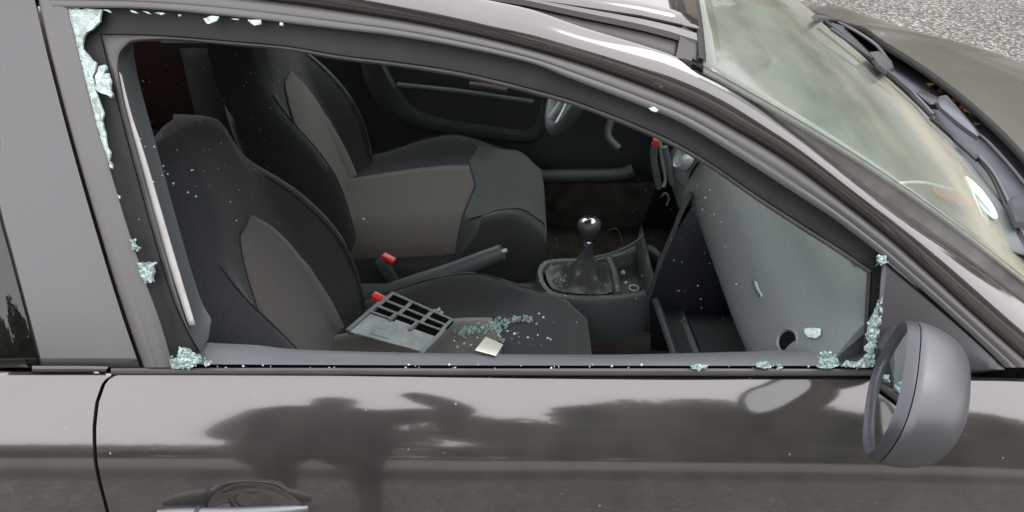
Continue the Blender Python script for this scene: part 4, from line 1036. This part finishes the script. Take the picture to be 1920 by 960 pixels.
# ridge of glass crumbs on the seat
rnd = random.Random(5); P = []; Sz = []
line = spl([(857, 630), (885, 621), (915, 613), (945, 607), (968, 601), (992, 598)], 90)
for p in line:
    f = noise.noise(Vector((p.x * .045, 3.1, 0))) * .8 + (.9 if p.x < 950 else .35)
    for k in range(max(1, int(7 * f))):
        P.append(rest(p.x + rnd.gauss(0, 4), p.y + rnd.gauss(0, 3.6 if p.x < 950 else 2.2), .001 + rnd.random() ** 2 * .008)); Sz.append(rnd.choice((.0016, .0022, .003, .004, .0055, .007)) * rnd.uniform(.8, 1.15))
for k in range(60):
    P.append(rest(rnd.gauss(920, 42), rnd.gauss(622, 14), .001)); Sz.append(rnd.choice((.0012, .0018, .0028)))
for k in range(34):
    t = rnd.random(); u, v = 930 + 12 * t + rnd.gauss(0, 3), 612 + 32 * t + rnd.gauss(0, 2); P.append(rest(u, v, .003)); Sz.append(rnd.uniform(.003, .006))
ridge = crumb_mesh('glass_crumbs', P, Sz, M['crumb'], None, 3); tag(ridge, 'ridge of small green glass crumbs lying across the passenger seat cushion', 'broken glass', kind='stuff')
# single crumbs on the seat
rnd = random.Random(9)
spots = [(870, 645), (883, 648), (852, 640), (858, 652), (895, 634), (952, 622), (965, 627), (947, 616), (1011, 589), (1019, 596), (1008, 629), (1006, 608), (1027, 635), (1032, 638), (990, 634)]
P = [rest(u, v, .0015) for u, v in spots]
for i, p in enumerate(P):
    o = crumb_mesh('glass_crumb', [p], [rnd.uniform(.003, .0055)], M['speck'], None, i)
    tag(o, 'single tiny glass crumb lying apart on the passenger seat cushion', 'glass crumb', 'single glass crumbs on the passenger seat')
# fine grit through the cabin and on the sill
P = []; Sz = []
for k in range(230):
    u, v = rnd.choice([(rnd.uniform(260, 600), rnd.uniform(100, 420)), (rnd.uniform(260, 560), rnd.uniform(100, 380)), (rnd.uniform(960, 1420), rnd.uniform(380, 650)), (rnd.uniform(1020, 1160), rnd.uniform(490, 560)), (rnd.uniform(1180, 1340), rnd.uniform(330, 640)), (rnd.uniform(400, 1640), rnd.uniform(684, 690))])
    r = cast(u, v)
    if r: P.append(r[0] + r[1] * .0006); Sz.append(rnd.choice([.0012, .0015, .0018, .003 if v > 300 else .002]))
for k in range(30):
    P.append(rest(rnd.gauss(1052, 14), rnd.gauss(528, 8), .001)); Sz.append(rnd.uniform(.0010, .0022))
grit = crumb_mesh('glass_grit', P, Sz, M['speck'], None, 8); tag(grit, 'fine white glass grit strewn over the seats, console and sill', 'glass grit', kind='stuff')
# dash flake
fk = shard('glass_flake', jag([(1511, 618), (1526, 617), (1541, 619), (1541, 630), (1532, 636), (1516, 634), (1510, 626)], .7, 4, 4), lambda u, v: rest(u, v, .002), (-.5, -.3, .8), .003, M['sheet'])
tag(fk, 'pale glass flake lying on the grey glove box lid', 'broken glass')
# bits in the console tray
for i, (u, v, s, lb) in enumerate([(1168, 513, .010, 'white scrap of plastic against the rear edge of the console tray'), (1173, 532, .008, 'small pale scrap in the middle of the console tray'), (682, 412, .006, 'pale yellow crumb beside the near edge of the driver seat')]):
    o = crumb_mesh('plastic_scrap', [rest(u, v, s * .4)], [s], M['paper'], None, i + 40); tag(o, lb, 'plastic scrap')
rc = rest(1188, 542, .004); rr = []
RN = [rc + Vector((.012 * math.cos(a), .012 * math.sin(a), 0)) for a in [k * math.pi / 8 for k in range(17)]]
o = tube('white_ring', RN, .0016, M['cord'], None, seg=6, n=40); tag(o, 'small white plastic ring on the edge of the console tray', 'ring')
def cable(name, px, ys, r, m, label, cat):
    o = tube(name, [onY(u, v, y) for (u, v), y in zip(px, ys)], r, m); tag(o, label, cat); return o
cable('loose_wire', [(1140, 432), (1155, 428), (1163, 440), (1168, 458)], [.12, .12, .12, .12], .0009, M['insert'], 'short bent wire behind the gear knob', 'wire')
cable('loose_wire', [(1240, 368), (1248, 362), (1254, 372), (1250, 385)], [-.02, -.03, -.03, -.02], .0022, M['insert'], 'tangle of wire hanging out of the empty radio slot', 'wire')
cable('console_cable', [(1110, 484), (1150, 474), (1190, 455), (1206, 440)], [.02, .03, .05, .06], .004, M['plastic2'], 'dark cable running from the gear console to the centre stack', 'cable')
# items on top of the dashboard seen through the windscreen
def onD(u, v, z=.995): return onZ(u, v, z)
o = tube('charging_cable', [onZ(1668, 353, 1.03), onZ(1690, 344, 1.035), onZ(1730, 343, 1.03), onZ(1770, 352, 1.015), onZ(1810, 362, 1.0), onZ(1830, 368, 1.0)], .0032, M['cord'], None, n=50); tag(o, 'thin white cord arching over the dashboard top behind the windscreen', 'cord')
o = tube('charging_cable', [onZ(1760, 352, .998), onZ(1790, 368, .998), onZ(1815, 380, .998), (onZ(1830, 372, 1.0))], .0028, M['cord'], None, n=30); tag(o, 'short white cord lying over the red strap on the dashboard top', 'cord')
def flat(name, poly, z, th, m, label, cat):
    V = [onZ(u, v, z) for u, v in poly]; k = len(V); V2 = [p + Vector((0, 0, th)) for p in V]
    o = mesh(name, V + V2, [tuple(range(k)), tuple(range(k, 2 * k))] + [(i, (i + 1) % k, k + (i + 1) % k, k + i) for i in range(k)], m, None, smooth=False); tag(o, label, cat); return o
def ell(cx_, cy_, a, b, rot, n=24):
    return [(cx_ + a * math.cos(t) * math.cos(rot) - b * math.sin(t) * math.sin(rot), cy_ + a * math.cos(t) * math.sin(rot) + b * math.sin(t) * math.cos(rot)) for t in [k * 2 * math.pi / n for k in range(n)]]
flat('red_strap', [(1742, 346), (1764, 349), (1802, 364), (1834, 378), (1831, 392), (1795, 383), (1756, 368)], 1.0, .003, M['red'], 'red strap lying on the dashboard top near the windscreen corner', 'strap')
flat('parking_card', ell(1838, 372, 50, 11, R(52)), 1.002, .002, M['card'], 'pale oval card on the dashboard top in the lower windscreen corner', 'card')
flat('white_label', [(1828, 362), (1838, 360), (1862, 392), (1858, 398)], 1.006, .001, M['cord'], 'narrow white slip lying on the pale oval dashboard card', 'paper slip')

# fallen leaves in the cowl gap
LG = 'fallen leaves in the gap under the bonnet edge'
for i, (u, v, m, lb) in enumerate([(1742, 160, 'yellow', 'yellow leaf farthest back in the gap under the bonnet edge'), (1765, 172, 'brown', 'brown leaf between the wiper arms under the bonnet edge'), (1790, 190, 'redleaf', 'red brown leaf in the gap beside the near wiper arm'), (1805, 203, 'redleaf', 'bright red leaf next to the yellow one by the near wiper arm'), (1812, 210, 'yellow', 'golden leaf tucked beside the bright red leaf'), (1820, 216, 'yellow', 'yellow upright leaf nearest the camera in the bonnet gap'), (1830, 235, 'brown', 'dark brown leaf low in the bonnet gap')]):
    c = rest(u, v, .006); V = []; rn = random.Random(i); th = rn.uniform(0, 6)
    bx = Vector((math.cos(th), math.sin(th), rn.uniform(-.2, .5))).normalized(); by = bx.cross(Vector((0, -.6, .8))).normalized(); bz_ = bx.cross(by)
    pr = [(-1, 0), (-.6, .35), (0, .55), (.6, .3), (1, 0), (.6, -.3), (0, -.55), (-.6, -.35)]
    V = [c + bx * a * .017 + by * b * .017 + bz_ * .004 * (abs(b) * 2) for a, b in pr] + [c]
    lf = mesh('fallen_leaf', V, [(k, (k + 1) % 8, 8) for k in range(8)], M[m], None); solid(lf, .0006); tag(lf, lb, 'leaf', LG)

# ------------------------------------------------------------------ surroundings (they show in the paint and the windscreen)
def tree(x, y, h, r, m, label, seed):
    rn = random.Random(seed); e = empty('tree', (x, y, 0)); tag(e, label, 'tree', 'trees around the parking place')
    tr_ = tube('trunk', [Vector((x, y, 0)), Vector((x + rn.uniform(-.2, .2), y, h * .4)), Vector((x + rn.uniform(-.3, .3), y, h * .8))], lambda t: .20 * (1 - .8 * t), M['bark'], e)
    V = []; Fc = []
    cl = [(Vector((x, y, h * .54)) + Vector((rn.gauss(0, r * .5), rn.gauss(0, r * .4), rn.uniform(-h * .38, h * .26))), r * rn.uniform(.3, .5)) for _ in range(26)]
    for _ in range(9000):
        c, cr_ = rn.choice(cl); d = Vector((rn.gauss(0, 1), rn.gauss(0, 1), rn.gauss(0, 1))).normalized() * cr_ * rn.random() ** .4
        p = c + d; a = Vector((rn.uniform(-1, 1), rn.uniform(-1, 1), rn.uniform(-1, 1))).normalized() * .03 * (h + 1) ** .8; b = a.orthogonal().normalized() * .024 * (h + 1) ** .8
        k = len(V); V += [p - a, p + b, p + a, p - b]; Fc.append((k, k + 1, k + 2, k + 3))
    mesh('crown', V, Fc, m, e, smooth=False)
TREES = [(1.6, -12.5, 7.6, 2.6, 'foliage'), (4.6, -12, 9.6, 2.9, 'foliage'), (8.4, -13, 10.0, 3.0, 'foliage'), (-9, -16, 4, 2.0, 'foliage'), (12.5, -11, 9.5, 2.9, 'foliage'),
         (24, 14, 13.5, 4.2, 'foliage2'), (22, 19, 14.5, 4.4, 'foliage3'), (18, 23, 13.5, 4.4, 'foliage2'), (13, 26, 14.5, 4.4, 'foliage3'), (7, 28, 14, 4.4, 'foliage2'), (26, 8, 13, 4.2, 'foliage3'), (1, 29, 13, 4.2, 'foliage3'), (33, 21, 18, 5.2, 'foliage2'), (27, 29, 18, 5.2, 'foliage3'), (18, 34, 18, 5.2, 'foliage2'), (10, 37, 17, 5, 'foliage3'), (35, 12, 17, 5, 'foliage3')]
for i, (x, y, h, r, m) in enumerate(TREES):
    side = 'on the near side of the car' if y < 0 else 'on the far side of the road'
    kinds = ['slim green', 'tall green', 'broad green', 'low green', 'rounded green', 'golden autumn', 'bushy autumn', 'olive', 'tall autumn', 'wide pale green', 'yellowing', 'small olive', 'very tall amber', 'very tall olive', 'towering golden', 'towering green', 'slender amber']
    tree(x, y, h, r, M[m], f'{kinds[i]} leafy tree standing {side}', 100 + i)
# long low hedge behind the photographer
rn = random.Random(77); V = []; Fc = []
for _ in range(15000):
    p = Vector((rn.uniform(-22, 22), -14 + rn.uniform(-.5, .5), rn.uniform(0, 3.3)))
    a = Vector((rn.uniform(-1, 1), rn.uniform(-1, 1), rn.uniform(-1, 1))).normalized() * .16; b = a.orthogonal().normalized() * .12
    k = len(V); V += [p - a, p + b, p + a, p - b]; Fc.append((k, k + 1, k + 2, k + 3))
hd = mesh('hedge', V, Fc, M['foliage'], None, smooth=False); tag(hd, 'long clipped green hedge behind the parking place', 'hedge')
V = []
rw = [(30, 2), (27, 10), (24, 17), (19, 22), (12, 25), (3, 26), (-8, 26)]
gw = grid('reflection_wall', [[Vector((a, b, 0)), Vector((a, b, 2.9))] for a, b in rw], M['render'], None, th=.3); tag(gw, 'long beige wall added out of view to show in the windscreen', 'wall')  # added out of view to fill the windscreen reflection below the tree crowns
# the photographer, seen only in the paint
def person():
    J = {'hip': (0, 0, .95), 'belly': (0, 0, 1.12), 'chest': (0, .01, 1.34), 'neck': (0, .01, 1.50), 'head0': (.02, .06, 1.56), 'head': (.03, .09, 1.66),
         'ls': (-.19, 0, 1.42), 'le': (-.24, .06, 1.16), 'lh': (-.12, .24, 1.12), 'rs': (.20, 0, 1.42), 're': (.50, .12, 1.44), 'rh': (.28, .30, 1.60),
         'lh1': (-.10, 0, .88), 'lk': (-.12, .02, .50), 'la': (-.13, 0, .10), 'lt': (-.14, .15, .04), 'rh1': (.10, 0, .88), 'rk': (.12, .02, .50), 'ra': (.13, 0, .10), 'rt': (.14, .15, .04)}
    rad = dict(hip=.27, belly=.27, chest=.26, neck=.055, head0=.07, head=.095, ls=.12, le=.10, lh=.05, rs=.12, re=.085, rh=.05, lh1=.17, lk=.10, la=.045, lt=.04, rh1=.17, rk=.10, ra=.045, rt=.04)
    Ed = [('hip', 'belly'), ('belly', 'chest'), ('chest', 'neck'), ('neck', 'head0'), ('head0', 'head'), ('chest', 'ls'), ('ls', 'le'), ('le', 'lh'), ('chest', 'rs'), ('rs', 're'), ('re', 'rh'), ('hip', 'lh1'), ('lh1', 'lk'), ('lk', 'la'), ('la', 'lt'), ('hip', 'rh1'), ('rh1', 'rk'), ('rk', 'ra'), ('ra', 'rt')]
    K = list(J); me = bpy.data.meshes.new('person'); me.from_pydata([J[k] for k in K], [(K.index(a), K.index(b)) for a, b in Ed], [])
    o = bpy.data.objects.new('person', me); C.objects.link(o); me.materials.append(M['cloth'])
    s = o.modifiers.new('skin', 'SKIN'); 
    for i, k in enumerate(K): me.skin_vertices[0].data[i].radius = (rad[k], rad[k] * .85); me.skin_vertices[0].data[i].use_root = (i == 0)
    u = o.modifiers.new('sub', 'SUBSURF'); u.levels = 2; u.render_levels = 2
    o.location = (-.56, -2.02, 0); return o
pr = person(); tag(pr, 'person in a dark coat standing beside the car holding up a phone', 'person')
